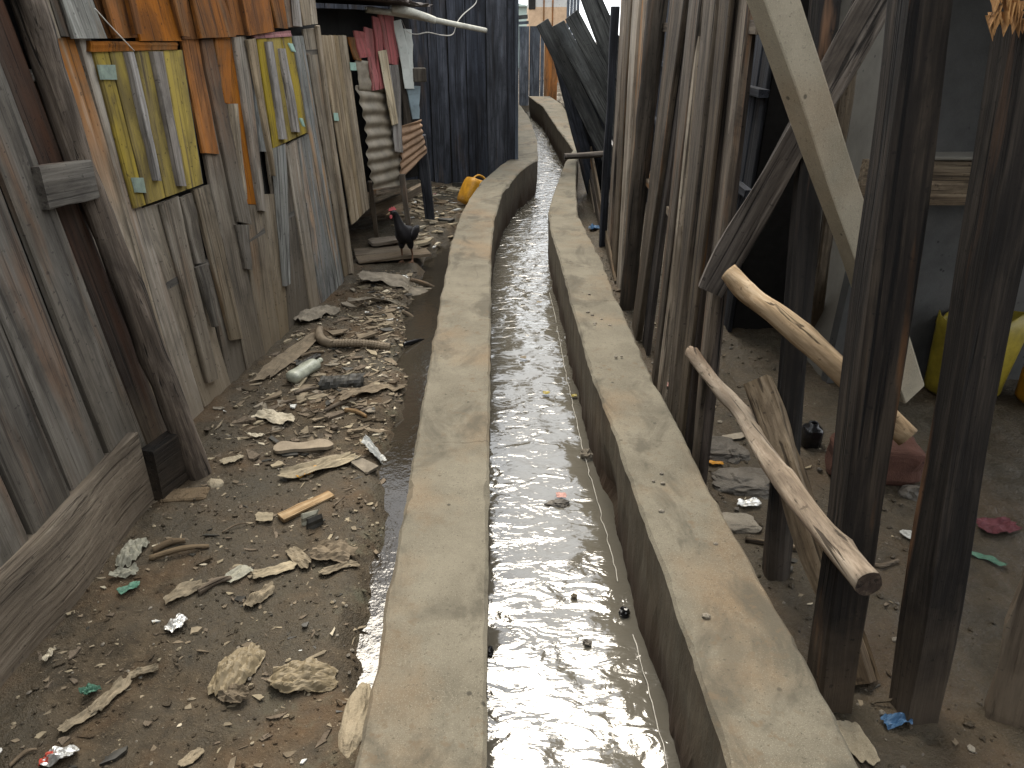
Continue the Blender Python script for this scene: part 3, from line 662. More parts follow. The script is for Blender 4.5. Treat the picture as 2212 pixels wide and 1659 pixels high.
# thick board against its foot
A0, A1 = on_z(0, 1520, -.01), on_z(343, 1092, -.01)
T0, T1 = Plane((A0.x, A0.y), (A1.x, A1.y), (0, 1)).hit(0, 1205), Plane((A0.x, A0.y), (A1.x, A1.y), (0, 1)).hit(300, 945)
tz = (T0.z + T1.z) / 2
dy = (A1 - A0).normalized()
ob = beam(None, 'thick_board', A0 - dy * .6 + Vector((-.02, 0, tz / 2 - .01)), A1 + Vector((-.02, -.015, tz / 2 - .01)), .065, tz + .03, w_mudboard, ref=Vector((0, 0, 1)), seg=26, jag=.015)
tag(ob, 'thick mud caked board set on edge along the near shed wall', 'board')
p = gpt(405, 1068); ob = boxo(None, 'wood_block', (p.x - .09, p.y - .035, -.02), (p.x + .07, p.y + .04, .035), w_mudboard, rz=.12); tag(ob, 'flat wooden block beside the foot of the leaning pole', 'block')
p = gpt(465, 1045); lump('broken_stone', (p.x, p.y, .012), (.035, .028, .022), m_mortar, 'small tan stone right of the leaning pole foot', 'stone', 2)

log(shed, 'cord', [SH.hit(205, 18, .07), SH.hit(235, 52, .06), SH.hit(290, 110, .05)], [.0022, .0022], m_wire, n=6, seg=10, lump=0)
# unseen plank house added behind the viewer to darken faces turned that way
hb = empty('unseen_shade_house', (0, -2.3, 0), 'unseen plank house added behind the viewer to block light', 'house')
x = -3.2; 
while x < 3.2:
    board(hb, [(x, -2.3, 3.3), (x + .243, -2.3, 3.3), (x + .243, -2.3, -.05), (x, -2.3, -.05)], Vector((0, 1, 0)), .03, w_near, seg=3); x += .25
corr(hb, 'roof', (-3.4, -2.15, 3.32), (1, 0, 0), (0, -1, .3), 6.8, 2.4, m_roof)
# ------------------------------------------------------------------ patched corrugated shack beyond the door
shack = empty('corrugated_shack', (-1.0, 5.7, 0), 'patched shack of corrugated tin, red boards and torn planks beside the black shed', 'shack')
C1 = Plane((-1.06, 5.22), (-.90, 5.80), (0, 5)); C2 = Plane((-.90, 5.80), (-.70, 6.02), (0, 4))
def cpanel(pl, q, mat, nw, amp, rag=.02, off=0.0, label=None, slope=0.0):
    tl, tr, br, bl = hq(pl, q, off); nu, nv = 8, nw * 8; V = []; s = RND.random() * 50
    for j in range(nv + 1):
        t = j / nv
        l = bl.lerp(tl, t); r = br.lerp(tr, t)
        for i in range(nu + 1):
            u = i / nu + (rag * 3 * mnoise.noise((t * 9, i, s)) if i in (0, nu) else 0)
            wob = amp * math.sin(2 * math.pi * (t * nw + slope * u + .12 * mnoise.noise((u * 2, t * 3, s)))) + .014 * mnoise.noise((u * 2, t * 4, s + 3))
            V.append(l.lerp(r, u) + pl.n * wob)
    Fc = [(j * (nu + 1) + i, j * (nu + 1) + i + 1, (j + 1) * (nu + 1) + i + 1, (j + 1) * (nu + 1) + i) for j in range(nv) for i in range(nu)]
    o = mesh_obj('tin_sheet', V, Fc, mat, shack, smooth=True); md = o.modifiers.new('thickness', 'SOLIDIFY'); md.thickness = .003
    if label: o['label'] = label
cpanel(C1, [(768, 128), (806, 134), (834, 200), (776, 196)], m_tin, 1, .006)
cpanel(C1, [(772, 184), (842, 190), (876, 400), (806, 428)], m_tin, 9, .010, label='grey corrugated tin sheet', slope=.15)
cpanel(C2, [(866, 272), (908, 258), (921, 330), (866, 386)], m_tinrust, 6, .010, off=.02, label='rusty corrugated tin sheet', slope=.4)
for q, off, m, pl, nm in (((752, 772, 78, 768, 782, 134), .006, w_tan, C1, 'plank'), ((765, 790, 66, 778, 803, 124), .012, w_redpaint, C1, 'plank'), ((788, 812, 62, 806, 832, 194), .016, w_redpaint, C1, 'plank'),
                          ((806, 822, 36, 822, 834, 190), .03, w_redpaint, C1, 'plank'), ((818, 850, 34, 840, 865, 140), .034, w_redpaint, C1, 'plank'), ((820, 838, 110, 848, 862, 268), .052, w_torn, C1, 'plank'), ((838, 862, 138, 856, 872, 330), .042, w_batten, C1, 'plank')):
    wboard(shack, pl, q, off, .012, m, jag=.006, warp=.006, endj=.012)
for q, off, m in (((858, 866, 120, 874, 890, 266), .02, w_fence), ((850, 868, 44, 876, 896, 190), .05, m_tinpale), ((872, 890, 60, 888, 895, 186), .045, m_tinpale), ((877, 907, 184, 892, 906, 258), .035, m_tinblue)):
    wboard(shack, C2, q, off, .008, m, name='tin_strip' if m in (m_tinpale, m_tinblue) else 'plank', jag=.006, warp=.006, endj=.012)
z1 = 1.66
prism(shack, 'inner_shade', [(-1.16, 5.24), (-.99, 5.84), (-.80, 6.08), (-1.5, 7.2), (-2.6, 7.0), (-2.6, 5.0), (-1.35, 5.0)], .42, z1, m_inner_shade)  # dark block paints the shadow under the shack roof
beam(shack, 'sill', C1.hit(808, 416, .01), C1.hit(872, 404, .01), .04, .04, w_fence, ref=Vector((0, 0, 1)), seg=3)
g = lambda x, y, Y: on_y(x, y, Y)
beam(shack, 'post', (-.85, 5.72, -.02), (-.885, 5.72, .50), .04, .04, w_fence, ref=Vector((0, -1, 0)), seg=4)
beam(shack, 'post', gpt(815, 518), C1.hit(799, 392, .02), .03, .02, w_fence, ref=Vector((0, -1, 0)), seg=4)
beam(shack, 'post', (-.72, 6.12, -.02), (-.76, 6.1, .75), .08, .07, w_black, ref=Vector((0, -1, 0)), seg=4)
beam(shack, 'floor_beam', g(806, 452, 5.55), g(862, 428, 6.0), .05, .07, w_mudboard, seg=3); beam(shack, 'floor_beam', g(868, 428, 6.0), g(912, 404, 6.5), .05, .07, w_mudboard, seg=3)
p = C2.hit(906, 162, .06); boxo(shack, 'wood_block', (p.x - .06, p.y - .02, p.z - .05), (p.x + .05, p.y + .05, p.z + .05), w_near, rz=.2)
corr(shack, 'roof', (-2.5, 5.02, 1.78), (.12, 1, -.02), (1, -.1, -.035), 1.25, 1.72, m_roof, ragged=.05)
log(shack, 'roof_pole', [g(790, 20, 5.45), g(900, 36, 5.75), g(1050, 66, 6.05)], [.022, .021, .018], m_bamboo, n=10, lump=.002, label='long grey pole jutting from the roof')
log(shack, 'roof_pole', [g(844, 20, 5.6), g(890, 28, 5.66), g(940, 45, 5.75)], [.026, .03, .022], m_bamboo, n=10, lump=.008)
log(shack, 'wire', [g(1030, -12, 6.0), g(1027, 8, 6.0), g(1002, 30, 5.98), g(988, 48, 5.97), g(978, 74, 5.95), g(955, 76, 5.9), g(925, 70, 5.85), g(900, 74, 5.8), g(880, 68, 5.75), g(868, 44, 5.72)], [.004, .004], m_wire, n=6, seg=50, lump=0, label='bent pale wire')

# ------------------------------------------------------------------ sooty black shed behind the yard
bs = empty('plank_shed', (-.5, 7.8, 0), 'sooty black plank shed behind the yard, its corner at the drain wall', 'shed')
X0, X1, YB = -3.4, .055, 7.78
x = X0; i = 0
while x < X1 - .05:
    wd = RND.uniform(.17, .23)
    if x + wd > X1 - .08: wd = X1 - x
    board(bs, [(x + .004, YB, 2.25), (x + wd - .004, YB, 2.25), (x + wd - .004 + RND.uniform(-.008, .008), YB, -.05), (x + .004, YB, -.05)], Vector((0, -1, 0)), .02, w_black, jag=.004); x += wd; i += 1
board(bs, [(X1 - .02, YB - .012, 2.25), (X1 + .012, YB - .012, 2.25), (X1 + .012, YB - .012, .28), (X1 - .02, YB - .012, .28)], Vector((0, -1, 0)), .03, w_slate, name='corner_strip', jag=.002)
yy = YB + .02
while yy < 16.2:
    pass
    f = lambda y: .055 + (on_z(1105, 222, .28).x - .055) * sstep(YB, 16, y)
    board(bs, [(f(yy), yy, 2.2), (f(yy + .3), yy + .295, 2.2), (f(yy + .3), yy + .295, -.05), (f(yy), yy, -.05)], Vector((1, 0, 0)), .02, w_black, jag=.003, seg=3); yy += .3
prism(bs, 'inner_shade', [(X0, YB + .03), (.02, YB + .03), (f(16.2) - .04, 16.2), (X0, 16.2)], -.05, 2.18, m_inner_shade)
corr(bs, 'roof', (-3.5, 7.66, 2.22), (1, 0, 0), (0, 1, .06), 3.63, 8.6, m_roof)
# ------------------------------------------------------------------ far end of the lane
fe = empty('plank_fence', (.35, 16.6, 0), 'slate grey plank fence closing the far end of the lane', 'fence')
ex = [1092, 1106, 1121, 1144, 1168, 1177]
for a, b in zip(ex, ex[1:]):
    A, B = on_y(a + .6, 60, 16.6), on_y(b - .6, 60, 16.6); zt = 1.56 + RND.uniform(-.02, .02)
    board(fe, [(A.x, 16.6, zt), (B.x, 16.6, zt), (B.x, 16.6, -.05), (A.x, 16.6, -.05)], Vector((0, -1, 0)), .025, w_slate, jag=.004, seg=4)
A, B = on_y(1177, 90, 15.6), on_y(1206, 92, 15.6)
board(fe, [(A.x, 15.6, 1.3), (B.x, 15.6, 1.35), (B.x, 15.6, -.05), (A.x, 15.6, -.05)], Vector((0, -1, 0)), .03, w_tan, jag=.004, seg=3, label='brown board at the fence end')
beam(fe, 'top_rail', on_y(1095, 52, 16.7), on_y(1142, 48, 16.7), .06, .06, w_slate, seg=2); beam(fe, 'top_rail', on_y(1096, 40, 16.9), on_y(1140, 36, 16.9), .08, .08, w_lean, seg=2)
fb = empty('house', (1.0, 25, 0), 'far house with grey upper wall over an orange clay base', 'house')
a, b = on_y(1142, 20, 25), on_y(1226, 20, 25); zc = on_y(1180, 15, 25).z
prism(fb, 'wall', [(a.x, 25), (b.x, 25), (b.x, 28), (a.x, 28)], -.1, zc, m_farbrick, 'orange clay lower wall')
prism(fb, 'upper_wall', [(a.x + .01, 25.01), (b.x - .01, 25.01), (b.x - .01, 28), (a.x + .01, 28)], zc, 2.9, m_farplas, 'pale upper wall')
q = on_y(1150, 8, 24.98); boxo(fb, 'window', (q.x - .12, 24.97, 2.05), (q.x + .1, 25.02, 2.6), m_inner_shade)
for xx in (1175, 1194): q = on_y(xx, 20, 24.98); boxo(fb, 'wall_joint', (q.x - .02, 24.975, -.1), (q.x + .02, 24.999, 2.9), w_tan)
corr(fb, 'roof', (a.x - .2, 24.8, 2.92), (1, 0, 0), (0, 1, .15), b.x - a.x + .4, 3.4, m_roof, pitch=.2)
fs = empty('house', (0, 32, 0), 'far grey green sheet metal house with a shallow gable', 'house')
a, b = on_y(1106, 20, 32), on_y(1146, 20, 32); zt = on_y(1120, 14, 32).z; zp = on_y(1128, 8, 32).z
prism(fs, 'wall', [(a.x - 2, 32), (b.x, 32), (b.x, 35), (a.x - 2, 35)], -.1, zt, m_fargreen)
mx = b.x - .5
mesh_obj('roof', [(a.x - 2.1, 31.8, zt), (b.x + .1, 31.8, zt), (mx, 31.8, zp), (a.x - 2.1, 35, zt), (b.x + .1, 35, zt), (mx, 35, zp)], [(0, 1, 2), (3, 5, 4), (0, 2, 5, 3), (1, 4, 5, 2), (0, 3, 4, 1)], m_fargreen, fs)
bw = empty('plank_wall', (1.5, 22, 0), 'far blue grey board wall right of the clay house', 'wall')
for i in range(4):
    A = on_y(1224 + 7 * i, 30, 22); B = on_y(1230.5 + 7 * i, 30, 22); board(bw, [(A.x, 22, 2.6), (B.x, 22, 2.6), (B.x, 22, -.1), (A.x, 22, -.1)], Vector((0, -1, 0)), .03, w_slate, seg=2)
# rubble beside the far wall
rs = [(1186, 206), (1193, 203), (1200, 209), (1205, 214), (1198, 200), (1210, 219)]
for k, (x, y) in enumerate(rs):
    q = on_z(x, y, .25); lump('rubble_stone', (q.x + .12, q.y, .12 + .05 * (k % 2)), (.14, .18, .13), m_stone, 'broken stone heaped behind the far right drain wall', 'stone', 2, .3, group='rubble heap by the far drain wall')

# ------------------------------------------------------------------ dark boards leaning over the lane
lean = [([(1159, 56), (1186, 39), (1330, 330), (1300, 345)], 7.35, w_lean, 'dark board leaning over the lane, leftmost with a pale knot'), ([(1193, 58), (1219, 44), (1420, 405), (1385, 420)], 7.25, w_lean, 'wide dark board leaning over the lane, second from left'),
        ([(1221, 42), (1249, 20), (1430, 350), (1395, 372)], 7.45, w_lean, 'dark board leaning over the lane, nail holes near its top'), ([(1234, -60), (1274, -64), (1420, 260), (1350, 270)], 7.6, w_lean, 'tallest dark board leaning right of the others, top out of view'),
        ([(1185, 90), (1210, 84), (1300, 420), (1270, 425)], 7.7, w_black, 'black board leaning behind the others low down'), ([(1215, 120), (1290, 100), (1330, 400), (1290, 440)], 7.9, w_black, 'broad black board at the back of the leaning boards')]
for q, Y, m, lb in lean:
    P = [on_y(x, y, Y + (.15 if k > 1 else 0)) for k, (x, y) in enumerate(q)]
    for i, j in ((3, 0), (2, 1)):
        if P[i].z > .0: d = P[i] - P[j]; P[i] = P[i] + d * ((-.06 - P[i].z) / d.z)
    tag(board(None, P, Vector((0, -1, .2)), .03, m, name='leaning_board', jag=.006), lb, 'board', 'dark boards leaning over the lane')
q = on_y(1169, 76, 7.33); 
# rail sticking out over the drain
ob = log(None, 'short_pole', [on_y(1219, 338, 6.2), on_y(1262, 336, 6.22), on_y(1312, 332, 6.25)], [.028, .026, .027], w_brace, n=10, seg=10, lump=.004); tag(ob, 'short brown pole jutting over the drain below the leaning boards', 'pole')
# open slats behind the fence end
sl = empty('slat_fence', (.86, 7.0, 0), 'loose thin slats standing along the drain beyond the plank fence', 'fence')
SL = Plane((.80, 6.3), (.92, 9.5), (0, 7))
for q, m in (((1200, 1207, 140, 1248, 1256, 440), w_fence), ((1212, 1218, 160, 1262, 1270, 455), w_fencepale), ((1225, 1240, 180, 1264, 1284, 462), w_fence), ((1240, 1246, 200, 1284, 1290, 450), w_brace), ((1266, 1272, 300, 1293, 1299, 450), w_fence), ((1205, 1211, 150, 1236, 1243, 400), w_fence), ((1196, 1201, 150, 1222, 1228, 330), w_tan)):
    wboard(sl, SL, q, RND.uniform(0, .02), .018, m, name='slat', bot=-.08, jag=.004)
# ------------------------------------------------------------------ right plank fence
fn = empty('plank_fence', (.72, 4.0, 0), 'dark weathered fence of upright planks along the right drain wall', 'fence')
FN = Plane((.70, 2.2), (.80, 6.2), (0, 3))
fp = [((1340, 1352, 1308, 1318, 560), 0, w_fence, ''), ((1351, 1364, 1316, 1330, 600), .01, w_fence, ''), ((1366, 1381, 1327, 1342, 630), .014, w_fencepale, 'pale tan fence plank'), ((1382, 1403, 1336, 1350, 640), 0, w_fence, ''),
      ((1443, 1479, 1360, 1386, 703), .008, w_fence, 'cracked fence slab with a deep split'), ((1477, 1493, 1380, 1404, 753), -.02, w_bark, 'black bark edged fence plank'), ((1485, 1513, 1402, 1416, 816), .006, w_fence, ''), ((1511, 1519, 1415, 1428, 850), -.01, w_fencepale, ''),
      ((1517, 1548, 1432, 1452, 900), .006, w_fence, ''), ((1548, 1576, 1449, 1476, 950), .016, w_fence, ''), ((1572, 1584, 1474, 1492, 945), -.006, w_bark, ''), ((1585, 1621, 1499, 1517, 880), -.02, w_fence, 'broad grey brown fence plank at the near end'), ((1612, 1624, 1516, 1531, 905), -.045, w_bark, '')]
for (a, b, c, d, yb_), off, m, lb in fp:
    k_ = .09 * (b - a); a, b = a + k_, b - k_; k_ = .24 * (d - c); c, d = c + k_, d - k_
    wboard(fn, FN, (a, b, 0, c, d, yb_), off, RND.uniform(.02, .035), m, top=2.15, bot=-.12, jag=.006, warp=.006, seg=12, label=lb or None)
A, B = FN.hit(1422, 0, .0), FN.hit(1355, 656, .0); dd = (A - B); T = A + dd * ((2.15 - A.z) / dd.z); Bt = B + dd * ((-.12 - B.z) / dd.z)
log(fn, 'post', [Bt, (Bt + T) / 2, T], [.05, .052, .055], w_fence, lump=.008, label='rounded fence post')
A, B = FN.hit(1329, 14, .03), FN.hit(1304, 473, .03); dd = A - B; Bt = B + dd * ((-.12 - B.z) / dd.z)
beam(fn, 'post', Bt, A, .055, .055, w_black, ref=Vector((0, -1, 0)), label='black squared post at the far end of the fence')
for zz in (.75, 1.55): beam(fn, 'rail', FN.at(.15, zz, -.06), FN.at(3.5, zz, -.06), .04, .06, w_fence, ref=FN.n)
# boarded wall in the dark behind the fence; unseen roof added for shade
bh = empty('plank_shed', (1.6, 5.5, 0), 'dark boarded shed standing behind the right plank fence', 'shed')
BP = Plane((1.28, 3.3), (1.45, 8.5), (0, 5))
s_ = .55
while s_ < 5.2:
    wd = RND.uniform(.16, .22); board(bh, [BP.at(s_ + .005, 2.1), BP.at(s_ + wd - .005, 2.1), BP.at(s_ + wd - .005, .05 if RND.random() < .3 else -.1), BP.at(s_ + .005, -.1)], BP.n, .02, w_black, seg=4); s_ += wd
for zz in (.75, 1.25): beam(bh, 'rail', BP.at(.5, zz, .02), BP.at(5.1, zz, .02), .04, .05, w_black, ref=BP.n, seg=3)
prism(bh, 'inner_shade', [(1.34, 3.9), (1.50, 8.4), (4.2, 8.4), (4.2, 3.9)], -.08, 2.1, m_inner_shade)
corr(bh, 'roof', (1.22, -2.5, 2.14), (.0, 1, 0), (1, 0, .12), 10.9, 3.3, m_roof, label='unseen rusty roof sheet added to shade the right side')
# ------------------------------------------------------------------ cement rendered house at the right
ch = empty('house', (2.2, 3.4, 0), 'grey cement rendered house in the shade behind the right posts', 'house')
c0 = on_y(1836, 600, 3.22)
prism(ch, 'wall', [(c0.x, 3.22), (4.2, 3.30), (4.2, 4.3), (c0.x, 4.3)], -.1, 2.2, m_shaded_plaster, 'rendered front wall, coloured as shaded')
prism(ch, 'side_wall', [(c0.x - .012, 3.235), (c0.x, 3.235), (c0.x, 4.2), (c0.x - .012, 4.2)], -.1, 2.2, m_lit_plaster, 'rendered side of the wall, coloured as lit')
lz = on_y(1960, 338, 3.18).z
prism(ch, 'plinth', [(c0.x - .02, 3.17), (4.2, 3.24), (4.2, 3.30), (c0.x - .02, 3.24)], -.1, lz, m_shaded_plaster, 'thicker lower wall with a light top edge')
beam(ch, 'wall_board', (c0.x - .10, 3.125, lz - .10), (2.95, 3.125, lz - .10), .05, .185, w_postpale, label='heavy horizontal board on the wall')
boxo(ch, 'ledge', (c0.x - .03, 3.095, lz - .003), (2.95, 3.24, lz + .012), m_lit_plaster)
# ------------------------------------------------------------------ posts and props of the lean-to
def post(name, base, ups, w1, w2, mat, label, rnd=0.0, ref=Vector((0, -1, 0)), topz=2.12, jag=.006):
    b = Vector(base); u = Vector(ups); d = u - b; t = b + d * ((topz - b.z) / d.z); bb = b - d * (.05 / d.z)
    return tag(beam(None, name, bb, t, w1, w2, mat, ref=ref, seg=22, jag=jag, rnd=rnd), label, 'post')
b1 = on_z(1674, 1248, -.09); u1 = on_y(1740, 500, b1.y + .40)
post('support_post', b1, u1, .075, .08, w_post, 'thin dark support post behind the peeled logs', rnd=.7)
b2 = on_z(1792, 1500, -.07); u2 = on_y(1972, 100, b2.y + .22)
post('support_post', b2, u2, .088, .092, w_post, 'thick dark squared post in front, crossed by a peeled log', jag=.006)
b3 = on_z(1972, 1530, -.06); u3 = on_y(2222, 100, b3.y + .20)
p3 = post('support_post', b3, u3, .090, .094, w_post, 'thick dark post right of the crossed post, splintered at its top and coloured orange as sunlit', jag=.006)
sp = on_y(2205, 30, b3.y + .15)
V = []; Fc = []
for k in range(110):
    a = RND.uniform(-.05, .05); zl = sp.z + RND.uniform(-.01, .12); L = RND.uniform(.015, .045); wv = RND.uniform(.001, .0028); yq = sp.y - .004 + RND.uniform(-.006, .004); i = len(V)
    V += [(sp.x + a - wv, yq, zl), (sp.x + a + wv, yq, zl), (sp.x + a + RND.uniform(-.01, .01), yq - .002, zl - L), (sp.x + a, yq + .03, zl)]
    Fc += [(i, i + 1, i + 2), (i, i + 2, i + 3), (i + 1, i + 3, i + 2), (i, i + 3, i + 1)]
o = mesh_obj('splinters', V, Fc, w_splinter, p3, smooth=False); o['kind'] = 'stuff'; o['label'] = 'torn wood fibres coloured orange as sunlit'
p4 = on_z(2165, 1560, -.05)
ob = beam(None, 'wood_slab', (p4.x + .055, p4.y - .02, -.10), (p4.x + .10, p4.y + .16, .62), .17, .05, w_mudboard, ref=Vector((-.55, -.8, 0)), seg=12, jag=.010); tag(ob, 'broad tan bark slab standing at the lower right corner', 'slab')
# long pale concrete beam leaning across
bt, bb = on_y(1668, 0, 1.98), on_y(1960, 846, 2.2)
bt = bt + (bt - bb) * .16
ob = beam(None, 'concrete_beam', bb, bt, .098, .065, m_beam, ref=Vector((.45, -1, .1)), seg=24, jag=.004); tag(ob, 'long pale concrete beam leaning diagonally behind the squared post', 'beam')
# grey split brace
a_, b_ = on_y(1534, 628, 2.26), on_y(1885, 10, 2.24); b_ = b_ + (b_ - a_) * .2
ob = beam(None, 'brace', a_, b_, .092, .05, w_brace, ref=Vector((-.3, -1, 0)), seg=16, jag=.007); tag(ob, 'grey split brace crossing diagonally behind the concrete beam', 'brace')
a_, b_ = on_y(1752, 260, 2.30), on_y(1845, 30, 2.28)
b_ = b_ + (b_ - a_) * .3
ob = beam(None, 'brace', a_, b_, .04, .04, w_post, ref=Vector((-.3, -1, 0)), seg=10, jag=.005); tag(ob, 'narrow dark brace just left of the grey split brace', 'brace')
a_, b_ = on_z(1756, 765, -.1), on_y(1800, 420, 3.0); b_ = b_ + (b_ - a_) * .6
tag(board(None, [b_ + Vector((-.03, 0, 0)), b_ + Vector((.03, 0, 0)), a_ + Vector((.03, 0, 0)), a_ + Vector((-.03, 0, 0))], Vector((0, -1, 0)), .025, w_mudboard, name='upright_board', jag=.006), 'thin brown board standing against the rendered house, right of the thin post', 'board')
# peeled logs
ob = log(None, 'peeled_log', [on_y(1572, 588, 2.08), on_y(1625, 640, 2.00), on_y(1730, 722, 1.88), on_y(1830, 815, 1.77), on_y(1962, 946, 1.66)], [.027, .030, .033, .033, .032], w_log, endmat=w_end, lump=.007, knots=4)
tag(ob, 'upper peeled log passing behind the squared post', 'log')
ob = log(None, 'peeled_log', [on_y(1493, 760, 2.40), on_y(1545, 830, 2.22), on_y(1600, 890, 2.04), on_y(1660, 990, 1.74), on_y(1765, 1130, 1.40), on_y(1876, 1262, 1.15)], [.024, .027, .030, .031, .031, .032], w_log, endmat=w_end, lump=.005, knots=4, seg=40)
tag(ob, 'lower peeled log in front of the squared post, sawn end showing', 'log')
ob = beam(None, 'split_log', on_z(1885, 1515, -.08) + Vector((0, .06, 0)), on_y(1636, 822, 2.0), .075, .05, w_postpale, ref=Vector((-.6, -1, .2)), seg=16, jag=.010); tag(ob, 'split tan timber propped behind the lower peeled log', 'timber')
# thin poles low right
ob = log(None, 'thin_stick', [gpt(1610, 1165, .01), gpt(1700, 1180, .012), gpt(1800, 1195, .01)], [.009, .010, .008], w_postpale, n=8, seg=12, lump=.002); tag(ob, 'thin stick lying behind the squared post', 'stick')
ob = log(None, 'thin_stick', [gpt(1868, 1212, .008), gpt(1900, 1222, .01), gpt(1940, 1210, .012)], [.007, .008, .006], w_postpale, n=8, seg=10, lump=.002); tag(ob, 'short forked stick on the mud between the two thick posts', 'stick')
# ------------------------------------------------------------------ chicken
ck = gpt(880, 566)
root = empty('chicken', ck, 'black chicken with a red comb standing on the planks in the yard', 'chicken')
def skin_body(name, verts, edges, radii, mat, parent, M, lv=2):
    me = bpy.data.meshes.new(name); me.from_pydata([tuple(v) for v in verts], edges, [])
    o = bpy.data.objects.new(name, me); me.materials.append(mat); link(o, parent, M)
    md = o.modifiers.new('skin', 'SKIN'); md.use_smooth_shade = True
    for i, r in enumerate(radii): me.skin_vertices[0].data[i].radius = r if isinstance(r, tuple) else (r, r)
    me.skin_vertices[0].data[0].use_root = True
    s = o.modifiers.new('subdivision', 'SUBSURF'); s.levels = lv; s.render_levels = lv
    return o
# facing the camera and turned a little to its right; local -Y is forward
CV = [(0, .0, .195), (-.008, -.045, .232), (-.030, -.055, .290), (-.040, -.056, .338), (-.046, -.062, .370), (-.058, -.080, .386), (-.072, -.098, .380),
      (0, .07, .205), (.005, .12, .20), (.008, .175, .185), (.03, .0, .15), (.036, -.005, .10), (-.03, .0, .15), (-.036, -.005, .10)]
CE = [(0, 1), (1, 2), (2, 3), (3, 4), (4, 5), (5, 6), (0, 7), (7, 8), (8, 9), (0, 10), (10, 11), (0, 12), (12, 13)]
CR = [(.066, .080), (.056, .064), .036, .028, .023, .022, .011, (.052, .062), (.035, .045), (.012, .03), .034, .016, .034, .016]
Mc = Matrix.Translation(ck) @ Matrix.Rotation(math.radians(-6), 4, 'Z')
skin_body('body', CV, CE, CR, m_feather, root, Mc)
for s in (-1, 1):
    sx = s * .036
    LV = [(sx, -.005, .115), (sx + s * .003, .012, .06), (sx + s * .002, .002, .010), (sx, -.045, .004), (sx + s * .022, -.038, .004), (sx - s * .02, -.036, .004), (sx, .026, .004)]
    skin_body('leg', LV, [(0, 1), (1, 2), (2, 3), (2, 4), (2, 5), (2, 6)], [.010, .007, .007, .003, .003, .003, .003], m_skinleg, root, Mc, 1)
    # folded wing
    bm = bmesh.new(); bmesh.ops.create_icosphere(bm, subdivisions=3, radius=1)
    for v in bm.verts:
        q = v.co; v.co = Vector((q.x * .022, q.y * (.10 if q.y > 0 else .07), q.z * .052 * (1 - .35 * max(0, q.y)))); v.co.y += .03
    me = bpy.data.meshes.new('wing'); bm.to_mesh(me); bm.free(); me.materials.append(m_feather); me.polygons.foreach_set('use_smooth', [True] * len(me.polygons))
    o = bpy.data.objects.new('wing', me); link(o, root, Mc @ Matrix.Translation((s * .056, -.005, .205)) @ Matrix.Rotation(math.radians(14), 4, 'X') @ Matrix.Rotation(-s * .15, 4, 'Z'))
V = []; Fc = []
for k, (y, h) in enumerate(((-.125, .004), (-.118, .020), (-.112, .010), (-.105, .026), (-.097, .013), (-.090, .022), (-.078, .004))):
    q_ = (y + .10) * .8; V += [(-.0625 + q_, y + .018, .399), (-.0535 + q_, y + .018, .399), (-.058 + q_, y + .018, .402 + h)]
for k in range(6):
    a = k * 3; Fc += [(a, a + 3, a + 5, a + 2), (a + 1, a + 2, a + 5, a + 4), (a, a + 1, a + 4, a + 3)]
Fc += [(0, 2, 1), (18, 19, 20)]
mesh_obj('comb', V, Fc, m_comb, root, Mc)
mesh_obj('beak', [(-.080, -.098, .388), (-.068, -.110, .388), (-.074, -.104, .370), (-.096, -.124, .374)], [(0, 1, 3), (1, 2, 3), (2, 0, 3), (0, 2, 1)], m_beak, root, Mc)
lump('wattle', Mc @ Vector((-.070, -.098, .356)), (.010, .006, .016), m_comb, sub=2, rough=.15, parent=root)
for s in (-1, 1): lump('eye', Mc @ Vector((-.060 + s * .017, -.086 + s * -.014, .391)), (.005, .005, .005), m_blackp, sub=2, rough=0, parent=root)

